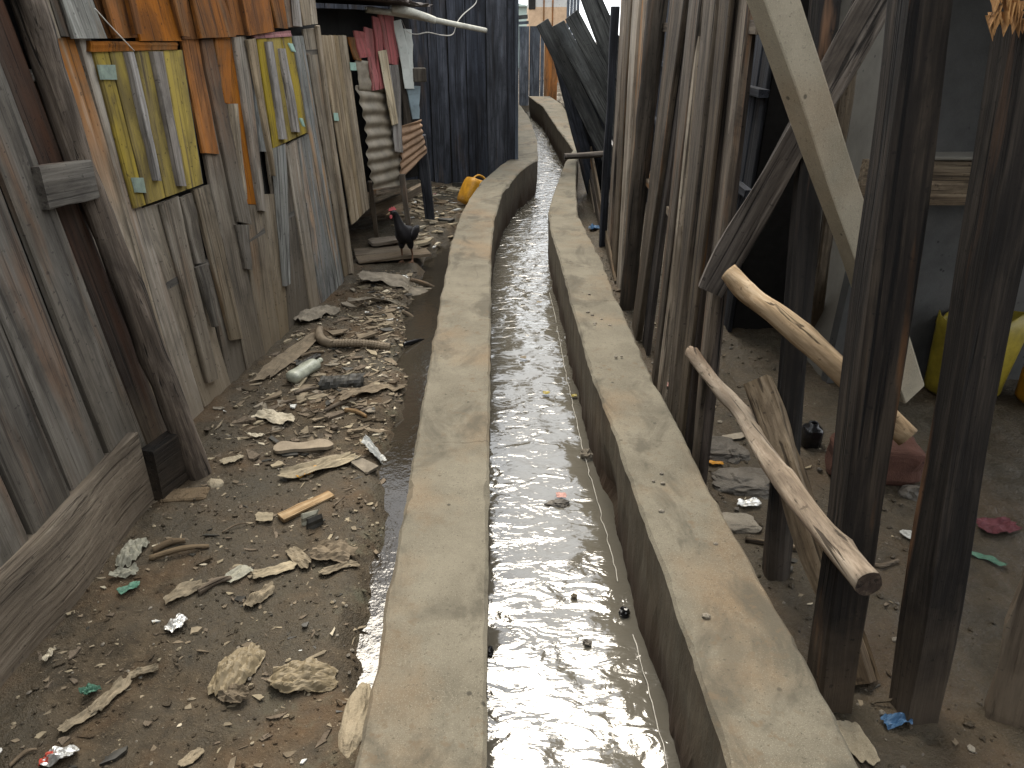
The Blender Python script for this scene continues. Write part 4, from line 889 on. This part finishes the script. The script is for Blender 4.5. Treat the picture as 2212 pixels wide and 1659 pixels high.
# ------------------------------------------------------------------ sheet-like litter, each its own thing
def scrap(name, a, b, width, mat, label, cat, crumple=.02, outline=.18, dz=.006, n=10, fold=0.0, pts=4, thick=.0015, group=None, at=None):
    """torn sheet lying along the picture points a-b, crumpled"""
    if crumple < .05: crumple *= .6
    A, B = at if at else (gpt(*a), gpt(*b)); c = (A + B) / 2; L = (B - A); ln = L.length
    e = L.normalized(); s = RND.random() * 99; V = []; Fc = []
    side = Vector((-e.y, e.x, 0)).normalized(); up = Vector((0, 0, 1))
    M = Matrix.Translation(c)
    for j in range(n + 1):
        for i in range(n + 1):
            u, v = i / n * 2 - 1, j / n * 2 - 1
            r = max(abs(u), abs(v)); th = math.atan2(v, u)
            if r > 0:                                        # square towards a rounder, torn outline
                rr = math.hypot(u, v); k = r / rr * (.55) + .45
                edge = 1 + outline * (mnoise.noise((math.cos(th) * pts * .6 + s, math.sin(th) * pts * .6, 0)) + .6 * mnoise.noise((math.cos(th) * 5 + s, math.sin(th) * 5, 2)))
                u, v = u * k * edge, v * k * edge
            x, y = u * ln / 2, v * width / 2
            dome = 0
            if crumple >= .05: dome = crumple * .5 * max(0, 1 - (u * u + v * v)) ** .7 + crumple * .5 * (abs(mnoise.noise((u * 2.2 + s, v * 2.2, 8))) + .28 * abs(mnoise.noise((u * 5 + s, v * 5, 3))) - .1)
            z = dome if crumple >= .05 else crumple * (mnoise.noise((u * 1.6 + s, v * 1.6, 1)) + .55 * abs(mnoise.noise((u * 4 + s, v * 4, 5)))) + fold * abs(v) ** 1.5 * width / 2 + crumple * .5
            w_ = c + e * x + side * y
            V.append(e * x + side * y + up * (z + dz + max(0, gh(w_.x, w_.y) - c.z)))
    Fc = [(j * (n + 1) + i, j * (n + 1) + i + 1, (j + 1) * (n + 1) + i + 1, (j + 1) * (n + 1) + i) for j in range(n) for i in range(n)]
    o = mesh_obj(name, V, Fc, mat, None, M, smooth=False)
    md = o.modifiers.new('thickness', 'SOLIDIFY'); md.thickness = thick
    return tag(o, label, cat, group)
SC = [
    ('cardboard_scrap', (735, 880), (872, 840), .075, m_card, 'curled brown cardboard right of the black torn tin', 'cardboard', .03),
    ('card_scrap', (560, 898), (632, 918), .085, m_bleach, 'torn cream card box flap on the bare mud', 'card', .03),
    ('cardboard_scrap', (604, 1040), (775, 988), .075, m_paper, 'large torn tan cardboard just below the sandal sole', 'cardboard', .035),
    ('cardboard_scrap', (640, 1036), (690, 1012), .04, m_orangep, 'yellow brown fold on the large torn cardboard', 'cardboard', .02),
    ('plastic_bag', (785, 975), (838, 1012), .055, m_white, 'white plastic bag scrap at the gully edge', 'plastic bag', .04),
    ('paper_disc', (553, 1120), (591, 1120), .05, m_paper, 'round tan chip left of the short plank offcut', 'scrap', .006),
    ('plastic_scrap', (262, 1230), (312, 1170), .06, m_greyplas, 'crumpled pale plastic beside the thick board', 'plastic', .05),
    ('plastic_scrap', (240, 1252), (300, 1236), .035, m_greyplas, 'pale plastic tail below the crumpled pale plastic', 'plastic', .03),
    ('green_scrap', (256, 1286), (303, 1264), .03, m_green, 'torn green leaf like scrap near the thick board', 'scrap', .015),
    ('dry_leaf', (358, 1306), (442, 1262), .045, m_leaf, 'large dry leaf in the middle of the mud', 'leaf', .02),
    ('cloth_scrap', (488, 1258), (542, 1230), .05, m_greyplas, 'grey green cloth scrap at the end of a flat stick', 'cloth', .012),
    ('dry_leaf', (532, 1318), (592, 1272), .05, m_leaf, 'folded dry leaf below the grey green cloth scrap', 'leaf', .025),
    ('dry_leaf', (546, 1248), (640, 1222), .05, m_paper, 'flat pale leaf right of the grey green cloth scrap', 'leaf', .015),
    ('dry_leaf', (626, 1190), (668, 1232), .045, m_leaf, 'crinkled leaf left of the cardboard lump', 'leaf', .02),
    ('cardboard_scrap', (676, 1196), (766, 1212), .085, m_card, 'bent cardboard lump at the gully edge', 'cardboard', .04),
    ('cardboard_scrap', (690, 1246), (778, 1226), .035, m_leaf, 'thin bark strip under the bent cardboard lump', 'bark', .02),
    ('foil_scrap', (362, 1368), (402, 1338), .045, m_foil, 'shiny shell shaped foil scrap', 'foil', .02),
    ('crumpled_bag', (470, 1510), (552, 1400), .10, m_bag, 'translucent crumpled brown bag above the mud bank', 'bag', .052),
    ('crumpled_bag', (584, 1480), (730, 1470), .095, m_bag, 'wide crumpled tan paper bag near the mortar lump', 'bag', .054),
    ('paper_scrap', (484, 1500), (534, 1520), .05, m_card, 'rusty brown wad below the translucent bag', 'paper', .04),
    ('foil_wrapper', (98, 1648), (172, 1634), .045, m_foil, 'silver foil wrapper at the bottom left', 'wrapper', .03),
    ('red_scrap', (88, 1656), (120, 1638), .025, m_redp, 'red torn edge by the silver wrapper', 'wrapper', .02),
    ('dry_leaf', (130, 1585), (212, 1535), .035, m_leaf, 'long dry leaf at the lower left', 'leaf', .015),
    ('dry_leaf', (205, 1548), (282, 1468), .035, m_leaf, 'long dry leaf reaching up beside the green scrap', 'leaf', .02),
    ('dry_leaf', (278, 1466), (345, 1446), .030, m_leaf, 'curled brown leaf at the end of the long dry leaf', 'leaf', .02),
    ('green_scrap', (182, 1512), (216, 1490), .03, m_green, 'crumpled green wrapper left of the long dry leaf', 'wrapper', .03),
    ('dry_leaf', (390, 1659), (440, 1625), .03, m_leaf, 'pointed tan leaf at the bottom edge', 'leaf', .01),
    ('paper_scrap', (98, 1434), (122, 1408), .02, m_bleach, 'small cream scrap against the thick board', 'paper', .02),
    ('sack', (640, 700), (728, 668), .15, m_sack, 'muddy grey sack slab against the shed foot', 'sack', .06),
    ('sack', (776, 612), (962, 640), .22, m_sack, 'spread muddy sack at the shed corner', 'sack', .05),
    ('rubber_strip', (752, 668), (905, 672), .055, m_sack, 'curved grey rubber strip above the ribbed pipe', 'rubber', .04),
    ('wood_sheet', (562, 826), (690, 724), .10, m_card, 'flat brown bark sheet behind the bottle', 'bark', .02),
    ('cardboard_scrap', (640, 795), (690, 770), .05, m_blacktin, 'dark scrap beside the bottle', 'scrap', .02),
    ('white_sheet', (1602, 556), (1672, 548), .10, m_white, 'white sheet lying behind the grey brace', 'sheet', .02),
    ('wrapper', (1502, 1003), (1562, 1006), .03, m_orangep, 'orange edged wrapper by the slag stones', 'wrapper', .012),
    ('foil_scrap', (1592, 1092), (1642, 1090), .04, m_foil, 'silver foil on the wet mud left of the thin post', 'foil', .02),
    ('wrapper', (2093, 1196), (2168, 1228), .03, m_green, 'green and white wrapper right of the far thick post', 'wrapper', .012),
    ('cloth_scrap', (2112, 1146), (2190, 1140), .09, m_maroon, 'maroon cloth near the right edge', 'cloth', .03),
    ('wrapper', (1905, 1568), (1962, 1562), .04, m_blue, 'blue wrapper at the foot of the far thick post', 'wrapper', .03),
    ('wrapper', (1420, 838), (1446, 834), .04, m_pink, 'pink wrapper at the fence foot', 'wrapper', .02),
    ('wrapper', (1276, 500), (1296, 492), .09, m_blue, 'blue and yellow packet at the fence end', 'wrapper', .04),
    ('paper_scrap', (1820, 1560), (1880, 1659), .06, m_mortar, 'grey sliver of stone along the right drain wall', 'stone', .01),
    ('wrapper', (1945, 1150), (1985, 1178), .035, m_white, 'white and red packet between the thick posts', 'wrapper', .012),
    ('card_scrap', (478, 1004), (526, 988), .04, m_mortar, 'tan plaster flake left of the large torn cardboard', 'plaster', .012),
    ('paper_scrap', (538, 948), (570, 942), .03, m_bleach, 'small cream flake above the tan plaster flake', 'paper', .015),
    ('leaf_scrap', (845, 602), (880, 600), .07, m_white, 'white disc on the muddy sack', 'scrap', .01),
    ('paper_scrap', (905, 1165), (910, 1180), .02, m_white, 'x', 'paper', .01),
    ('tin_scrap', (1558, 950), (1610, 942), .045, m_tin, 'thin grey tin flake by the fence foot', 'tin', .006),
]
for t in SC:
    if t[6] == 'x' or t[5] == 'x': continue
    scrap(t[0], t[1], t[2], t[3], t[4], t[5], t[6], t[7], n=22 if t[7] >= .05 else 12)
# sandal sole
A, B = gpt(592, 975), gpt(721, 966); L = B - A; e = L.normalized(); sd_ = Vector((-e.y, e.x, 0)); V = []; Fc = []; n = 20
hw = [.012, .030, .037, .038, .036, .033, .029, .026, .025, .026, .027, .028, .030, .032, .033, .034, .034, .032, .028, .020, .006]
for k in range(n + 1):
    c = A + L * (k / n) + sd_ * (.008 * math.sin(k / n * 3.1)); z = .004 + .004 * math.sin(k * .5)
    for sgn, zz in ((-1, 0), (-1, .014), (1, .014), (1, 0)): V.append(c + sd_ * sgn * hw[k] + Vector((0, 0, zz + z - A.z + max(A.z, gh(c.x, c.y)))))
for k in range(n):
    for q in range(4): Fc.append((k * 4 + q, k * 4 + (q + 1) % 4, k * 4 + 4 + (q + 1) % 4, k * 4 + 4 + q))
Fc += [(0, 1, 2, 3), tuple(range(n * 4, n * 4 + 4))]
tag(mesh_obj('sandal_sole', V, Fc, m_sole), 'worn tan sandal sole lying on the mud', 'sole')
# short plank offcut, sticks
A, B = gpt(606, 1120, .012), gpt(716, 1068, .012); tag(beam(None, 'plank_offcut', A, B, .045, .018, w_log, ref=Vector((0, 0, 1)), seg=5, jag=.003), 'short pale plank offcut below the torn cardboard', 'offcut')
for (a, b, r, m, lb) in (((872, 744), (935, 736), .012, m_blackp, 'black stick reaching into the gully'), ((886, 604), (952, 628), .014, w_fence, 'dark stick lying in the pool by the drain wall'), ((428, 1280), (500, 1248), .012, w_mudboard, 'flat stick between the dry leaf and the grey green cloth'),
                         ((330, 1190), (400, 1168), .012, w_mudboard, 'rough twig beside the reddish earth'), ((322, 1206), (452, 1180), .010, w_mudboard, 'longer twig under the rough twig'), ((20, 1655), (80, 1618), .005, w_postpale, 'thin twig at the bottom left corner'),
                         ((636, 850), (700, 838), .008, w_postpale, 'splinter below the bottle'), ((700, 888), (770, 862), .009, w_postpale, 'bark splinter left of the curled cardboard'), ((778, 890), (868, 868), .010, w_mudboard, 'bark strip under the curled cardboard'),
                         ((660, 990), (668, 989), .002, w_postpale, ''), ((745, 886), (792, 900), .012, w_log, 'tan splinter near the mud clod'), ((648, 770), (700, 760), .008, w_fence, 'dark splinter behind the bottle neck'), ((480, 1150), (540, 1130), .003, w_postpale, 'curved root fibre on the mud'), ((868, 672), (905, 700), .012, w_fence, 'dark bark piece by the curved rubber strip')):
    if not lb: continue
    A, B = gpt(*a, r), gpt(*b, r); mdp = (A + B) / 2 + Vector((0, .01, .006))
    tag(log(None, 'stick', [A, mdp, B], [r, r * 1.05, r * .7], m, n=8, seg=10, lump=r * .25, flat=.7), lb, 'stick')
# ribbed pipe with a bent end
root = empty('ribbed_pipe', gpt(765, 748), 'ribbed brown plastic pipe with a bent end below the grey sack', 'pipe')
A, B = gpt(716, 742, .022), gpt(843, 750, .02); V = []; Fc = []; n = 60; k_ = 12; M = frame(A, B - A, Vector((0, 0, 1))); Lp = (B - A).length
for i in range(n + 1):
    r = .021 + (.0028 if i % 3 == 0 else 0)
    for k in range(k_): V.append((r * math.cos(6.2832 * k / k_), r * math.sin(6.2832 * k / k_) + .012 * math.sin(3.14 * i / n), Lp * i / n))
for i in range(n):
    for k in range(k_): Fc.append((i * k_ + k, i * k_ + (k + 1) % k_, (i + 1) * k_ + (k + 1) % k_, (i + 1) * k_ + k))
Fc += [tuple(range(k_)), tuple(range(n * k_, n * k_ + k_))]
mesh_obj('ribbed_tube', V, Fc, m_pipe, root, M)
log(root, 'bent_end', [gpt(720, 744, .022), gpt(700, 737, .024), gpt(690, 726, .03), gpt(690, 712, .04)], [.024, .026, .026, .024], m_pipe, n=12, lump=.002)
# crushed bottle
A, B = gpt(628, 818, .038), gpt(686, 782, .036); M = frame(A, B - A, Vector((0, 0, 1))); Lb = .235; V = []; Fc = []; n = 36; k_ = 18
root = empty('plastic_bottle', (A + B) / 2 - Vector((0, 0, .04)), 'crushed dusty plastic bottle lying on the mud by the shed', 'bottle')
for i in range(n + 1):
    t = i / n; r = .038
    if t < .05: r *= .55 + 9 * t
    if t > .78: r *= 1 - .62 * sstep(.78, .97, t)
    if .30 < t < .80: r *= 1 + (.05 if i % 2 else -.05)
    for k in range(k_):
        a = 6.2832 * k / k_; q = r * (1 + .16 * mnoise.noise((math.cos(a), math.sin(a), t * 3))); V.append((q * math.cos(a) * 1.06, q * math.sin(a) * .82, Lb * t))
for i in range(n):
    for k in range(k_): Fc.append((i * k_ + k, i * k_ + (k + 1) % k_, (i + 1) * k_ + (k + 1) % k_, (i + 1) * k_ + k))
Fc += [tuple(range(k_)), tuple(range(n * k_, n * k_ + k_))]
mesh_obj('bottle_body', V, Fc, m_bottle, root, M, smooth=True)
V = []; Fc = []
for z, r in ((Lb, .015), (Lb + .016, .015)):
    for k in range(12): V.append((r * math.cos(6.2832 * k / 12), r * math.sin(6.2832 * k / 12) * .9, z))
Fc = [(k, (k + 1) % 12, 12 + (k + 1) % 12, 12 + k) for k in range(12)] + [tuple(range(12)), tuple(range(12, 24))]
mesh_obj('neck', V, Fc, m_bottle, root, M)
# torn black tin shell
A, B = gpt(690, 846), gpt(786, 838); L = B - A; e = L.normalized(); sd_ = Vector((-e.y, e.x, 0)); V = []; Fc = []; n, m_ = 16, 8
for i in range(n + 1):
    for j in range(m_ + 1):
        a = math.pi * (-.05 + .85 * j / m_); r = .050 + .010 * mnoise.noise((i * .5, j * .6, 4)); u = i / n + (.05 * mnoise.noise((j * .9, i, 2)) if i in (0, n) else 0)
        q = A + L * u + sd_ * (.05 - r * math.cos(a)) + Vector((0, 0, r * math.sin(a) * .9 + .005)); V.append(q)
Fc = [(i * (m_ + 1) + j, i * (m_ + 1) + j + 1, (i + 1) * (m_ + 1) + j + 1, (i + 1) * (m_ + 1) + j) for i in range(n) for j in range(m_)]
ob = mesh_obj('torn_tin', V, Fc, m_blacktin); md = ob.modifiers.new('thickness', 'SOLIDIFY'); md.thickness = .003; tag(ob, 'torn black tin shell with a hollow front, below the bottle', 'tin')
# folded dark packet
root = empty('folded_packet', gpt(675, 1142), 'folded dark packet below the short plank offcut', 'packet')
for k, (x0, y0, x1, y1) in enumerate(((652, 1142, 690, 1122), (662, 1152, 698, 1132))):
    A, B = gpt(x0, y0, .0), gpt(x1, y1, .0)
    board(root, [A + Vector((0, .012, .045)), B + Vector((0, .012, .04)), B, A], Vector((.3, -1, .3)), .006, m_blacktin if k else m_greyplas, name='fold', seg=3, jag=.004)
# flat planks under the chicken
for k, (x0, y0, x1, y1, wd) in enumerate(((766, 548, 900, 540, .20), (772, 566, 928, 576, .15), (800, 532, 868, 524, .14))):
    A, B = gpt(x0, y0, .012), gpt(x1, y1, .012); z = max(A.z, B.z) + .004; A.z = B.z = z + .012 * k
    tag(beam(None, 'flat_plank', A, B, wd, .02, w_mudboard, ref=Vector((0, 0, 1)), seg=6, jag=.006), ['wide muddy plank laid under the chicken', 'longer muddy plank at the chicken feet, near the pool', 'short plank behind the chicken'][k], 'plank')
# orange jerrycan half
p = gpt(1008, 456); root = empty('jerrycan', p, 'orange yellow cut jerrycan behind the drain wall by the black shed', 'jerrycan')
def shell(name, parent, M, prof, sx, sy, mat, sq=.5, n=24, cut=None, thick=.004):
    V = []; Fc = []
    for z, s in prof:
        for k in range(n):
            a = 6.2832 * (k + .5) / n; cx, sx_ = math.cos(a), math.sin(a)
            zz = z
            if cut and z == prof[-1][0]: zz = z + cut * (mnoise.noise((cx * 1.2, sx_ * 1.2, 3)) * 1.6 + .25 * mnoise.noise((k * 1.3, 0, 0)))
            V.append((sx * s * math.copysign(abs(cx) ** sq, cx), sy * s * math.copysign(abs(sx_) ** sq, sx_), zz))
    m = len(prof)
    for i in range(m - 1):
        for k in range(n): Fc.append((i * n + k, i * n + (k + 1) % n, (i + 1) * n + (k + 1) % n, (i + 1) * n + k))
    Fc.append(tuple(range(n)))
    o = mesh_obj(name, V, Fc, mat, parent, M, smooth=True); md = o.modifiers.new('thickness', 'SOLIDIFY'); md.thickness = thick
    return o
Mj = Matrix.Translation(p + Vector((.02, .10, .03))) @ Matrix.Rotation(math.radians(24), 4, 'Y') @ Matrix.Rotation(math.radians(-20), 4, 'X') @ Matrix.Rotation(.5, 4, 'Z')
shell('body', root, Mj, [(0, .86), (.015, .97), (.06, 1), (.14, 1), (.20, .98), (.235, .9), (.25, .72)], .125, .10, m_orangep, cut=.02)
log(root, 'handle', [Mj @ Vector((-.07, 0, .245)), Mj @ Vector((-.03, 0, .29)), Mj @ Vector((.05, 0, .29)), Mj @ Vector((.09, 0, .24))], [.013, .012, .013], m_orangep, n=8, lump=.001)
# yellow cut container on the right
p = on_z(2066, 862, -.09); root = empty('cut_container', p, 'yellow plastic container with its top cut away, behind the far thick post', 'container')
Mj = Matrix.Translation(Vector((p.x + .02, p.y + .02, gh(p.x, p.y)))) @ Matrix.Rotation(.35, 4, 'Z')
shell('body', root, Mj, [(0, .80), (.02, .90), (.1, .92), (.22, .97), (.34, 1.02), (.42, 1.04)], .175, .14, m_yellowp, cut=.10)
p = on_z(2200, 880, -.09); root = empty('jerrycan', p, 'orange container half in view at the right edge', 'container')
shell('body', root, Matrix.Translation(Vector((p.x + .10, p.y, gh(p.x, p.y)))), [(0, .8), (.02, .95), (.15, 1), (.2, .95), (.23, .5), (.26, .3)], .10, .10, m_orangep)
# black bottle, brick, slag
p = gpt(1748, 960); root = empty('black_bottle', p, 'glossy squat black bottle on the wet mud behind the thin post', 'bottle')
shell('body', root, Matrix.Translation(p), [(0, .9), (.008, 1), (.075, 1), (.09, .85), (.098, .45), (.112, .42)], .042, .042, m_blackp, sq=.6)
p = on_z(1885, 1040, -.08)
ob = lump('brick', (p.x + .015, p.y + .06, -.01), (.17, .085, .085), m_brick, None, None, 4, .10, sq=.32, M=Matrix.Rotation(-.12, 4, 'Z')); tag(ob, 'large red brick block behind the squared post', 'brick')
tag(lump('slag_stone', gpt(1618, 1050) + Vector((0, .02, -.005)), (.135, .085, .045), m_slag, None, None, 4, .35, sq=.8), 'broad pitted slag stone lying in the puddle', 'stone')
tag(lump('slag_stone', gpt(1545, 975) + Vector((0, .02, 0)), (.12, .075, .03), m_slag, None, None, 4, .3, sq=.7), 'flat grey slab behind the pitted slag stone', 'stone')
tag(lump('slag_stone', gpt(1590, 990) + Vector((0, .02, 0)), (.06, .05, .035), m_slag, None, None, 3, .5), 'small dark slag lump between the two larger stones', 'stone')
tag(lump('slag_stone', gpt(1590, 1130), (.08, .05, .02), m_stone, None, None, 3, .3, sq=.7), 'low brown stone at the puddle edge near the drain wall', 'stone')
tag(lump('plaster_chunk', gpt(1505, 945), (.035, .025, .025), m_mortar, None, None, 3, .4), 'pale plaster chunk at the fence foot', 'plaster')
tag(lump('dark_clod', gpt(1975, 1070), (.06, .04, .045), m_slag, None, None, 3, .5), 'black clod right of the red brick', 'clod')
tag(lump('stone', on_z(1745, 700, -.08), (.09, .06, .03), m_stone, None, None, 3, .4), 'flat brown stone behind the thin post', 'stone')
# floating bits in the channel
def afloat(x, y): return on_z(x, y, WATZ + .004)
for x, y, r, m, nm, lb, cat in ((1268, 985, (.026, .03, .028), m_stone, 'stone', 'round grey stone at the waterline of the right drain wall', 'stone'), (1205, 1088, (.05, .02, .012), m_slag, 'debris_clump', 'dark debris clump snagged in midstream', 'debris'), (1240, 1288, (.010, .006, .012), m_leaf, 'twig_tip', 'twig tip breaking the water surface', 'twig'),
                                (1270, 1390, (.014, .010, .012), m_slag, 'stone', 'tiny dark stone breaking the water nearer the camera', 'stone'), (1349, 1322, (.016, .020, .018), m_blackp, 'black_lump', 'small black lump stuck at the waterline', 'lump'), (1054, 1408, (.016, .02, .014), m_blackp, 'black_lump', 'black lump by the left drain wall water edge', 'lump')):
    q = afloat(x, y); tag(lump(nm, q, r, m, None, None, 3, .5), lb, cat)
for x, y, wd, m, lb in ((1180, 852, .03, m_yellowp, 'yellow wrapper floating in the channel'), (1212, 1074, .035, m_pink, 'pink wrapper caught on the debris clump'), (1165, 655, .03, m_leaf, 'leaf drifting in the far channel'), (1130, 775, .03, m_leaf, 'brown leaf drifting left of midstream'), (1228, 732, .04, m_white, 'pale bottle bit against the right drain wall'), (1240, 858, .025, m_yellowp, 'tiny yellow scrap at the right waterline')):
    q = afloat(x, y); scrap('floating_scrap', None, None, wd, m, lb, 'scrap', .008, at=(q - Vector((wd * .6, 0, -.002)), q + Vector((wd * .6, 0, .002))), n=6)
# pebbles lying on the walls
for k in range(16):
    y = RND.uniform(1.2, 3.6); f_ = RND.uniform(.25, .8); x = lerp_tab(R_IN, y) * (1 - f_) + lerp_tab(R_OUT, y) * f_
    r = RND.uniform(.004, .009); tag(lump('pebble', (x, y, TOPZ + r * .5), (r * 1.3, r, r * .8), m_stone, None, None, 1, .3), 'small dark pebble lying on top of the right drain wall', 'pebble', 'pebbles on the right drain wall')

# ------------------------------------------------------------------ uncountable litter and grit, one mass each
def litter(name, n, region, mats, smin, smax, label, thickf=.12):
    V = []; Fc = []; mi = []; rr = random.Random(hash(name) % 1000 + 5 if False else len(name) * 7 + n)
    for k in range(n):
        x, y = region(rr)
        if x is None: continue
        z = gh(x, y); 
        if z < -.045 and rr.random() < .7: continue
        L = rr.uniform(smin, smax) * (1 if rr.random() < .85 else 1.8); Wd = L * rr.uniform(.15, .7); th = max(.0012, Wd * thickf * rr.uniform(.5, 1.6)); a = rr.uniform(0, 6.28)
        if rr.random() < .6: a = rr.gauss(.25, .5)
        tilt = rr.gauss(0, .13); ca, sa = math.cos(a), math.sin(a); i = len(V); m = rr.choices(range(len(mats)), [q[1] for q in mats])[0]
        an = sorted(rr.uniform(0, 6.283) for _ in range(6)); pr = [(math.cos(t) * rr.uniform(.55, 1.1), math.sin(t) * rr.uniform(.5, 1.15)) for t in an]
        bend = rr.uniform(-.25, .25) * L
        for lay in (0, 1):
            for (u, v) in pr:
                lx, ly = u * L / 2, v * Wd / 2; zz = z + .000 + lx * math.sin(tilt) + bend * u * u * .5 * (1 if bend > 0 else .3) + (th if lay else -th * .5) + abs(math.sin(tilt)) * L * .25
                V.append((x + ca * lx - sa * ly, y + sa * lx + ca * ly, zz))
        Fc += [tuple(i + 6 + q for q in range(6)), tuple(i + 5 - q for q in range(6))] + [(i + q, i + (q + 1) % 6, i + 6 + (q + 1) % 6, i + 6 + q) for q in range(6)]; mi += [m] * 8
    o = mesh_obj(name, V, Fc, [q[0] for q in mats], None, None, False, mi); return tag(o, label, 'litter', kind='stuff')
MT = [(m_leaf, 4), (m_card, 4), (m_paper, 2.5), (m_bleach, .8), (w_mudboard, 5), (m_blacktin, 1.5), (m_white, .25), (m_ground, 4)]
def reg_band(r):                               # thick band of rubbish along the gully
    y = r.uniform(2.75, 4.7) if r.random() < .85 else r.uniform(2.3, 2.8); x0 = -1.33 + (y - 2.65) * .127; x1 = lerp_tab(L_OUT, y) - .10
    return (x0 + (x1 - x0) * min(1, max(0, r.gauss(.58, .24))), y)
def reg_all(r):
    y = r.uniform(.85, 4.8); x0 = max(-1.30, -1.385 + (y - 2.65) * .127 + .04); return (r.uniform(x0, lerp_tab(L_OUT, y) - .08), y)
def reg_yard(r): return (r.uniform(-1.0, -.42), r.uniform(5.1, 7.6))
def reg_right(r):
    y = r.uniform(.9, 5.5); return (lerp_tab(R_OUT, y) + .06 + abs(r.gauss(0, .45)), y)
litter('wood_chip_litter', 1100, reg_band, MT, .012, .07, 'wood chips, leaves and scraps strewn along the gully')
litter('loose_litter', 1700, reg_all, MT, .006, .042, 'fine scraps scattered over the left mud')
litter('yard_litter', 420, reg_yard, [(m_leaf, 3), (m_paper, 3), (m_bleach, 1.5), (m_card, 3), (m_blacktin, 2), (m_pink, .5), (m_white, .6), (w_mudboard, 3)], .03, .14, 'rubbish heaped in the yard before the black shed')
litter('mud_litter', 800, reg_right, MT, .012, .06, 'scraps scattered over the right mud')
litter('matted_litter', 230, reg_band, [(w_mudboard, 5), (m_card, 4), (m_leaf, 3), (m_sack, 4), (m_paper, 1.2), (m_blacktin, 1)], .04, .11, 'larger matted bark and sacking scraps along the gully', .06)
def grit(name, n, region, mats, r0, r1, label):
    V = []; Fc = []; mi = []; rr = random.Random(n + 3)
    base = [(0, 0, 1), (.9, 0, .3), (.28, .85, .35), (-.72, .52, .3), (-.7, -.5, .35), (.3, -.86, .3), (.6, .5, -.5), (-.2, .7, -.5), (-.8, 0, -.5), (-.1, -.8, -.5), (.6, -.5, -.5)]
    fs = [(0, 1, 2), (0, 2, 3), (0, 3, 4), (0, 4, 5), (0, 5, 1), (1, 6, 2), (2, 6, 7), (2, 7, 3), (3, 7, 8), (3, 8, 4), (4, 8, 9), (4, 9, 5), (5, 9, 10), (5, 10, 1), (1, 10, 6)]
    for k in range(n):
        x, y = region(rr); z = gh(x, y); r = r0 + (r1 - r0) * rr.random() ** 3; i = len(V); a = rr.uniform(0, 6.28); c, s = math.cos(a), math.sin(a); sx, sy, sz = rr.uniform(.7, 1.4), rr.uniform(.7, 1.2), rr.uniform(.5, .9)
        for (p, q, t) in base:
            j = rr.uniform(.8, 1.2); V.append((x + r * (c * p * sx - s * q * sy) * j, y + r * (s * p * sx + c * q * sy) * j, z + r * t * sz + r * .25))
        Fc += [tuple(i + q for q in f) for f in fs]; mi += [rr.randrange(len(mats))] * len(fs)
    return tag(mesh_obj(name, V, Fc, mats, None, None, False, mi), label, 'gravel', kind='stuff')
grit('grit', 4500, reg_all, [m_ground] * 7 + [m_stone, m_mortar], .0015, .008, 'mud clods and pebbles over the left ground')
grit('grit', 1800, reg_right, [m_ground] * 5 + [m_stone, m_slag], .003, .014, 'mud clods and pebbles over the right ground')
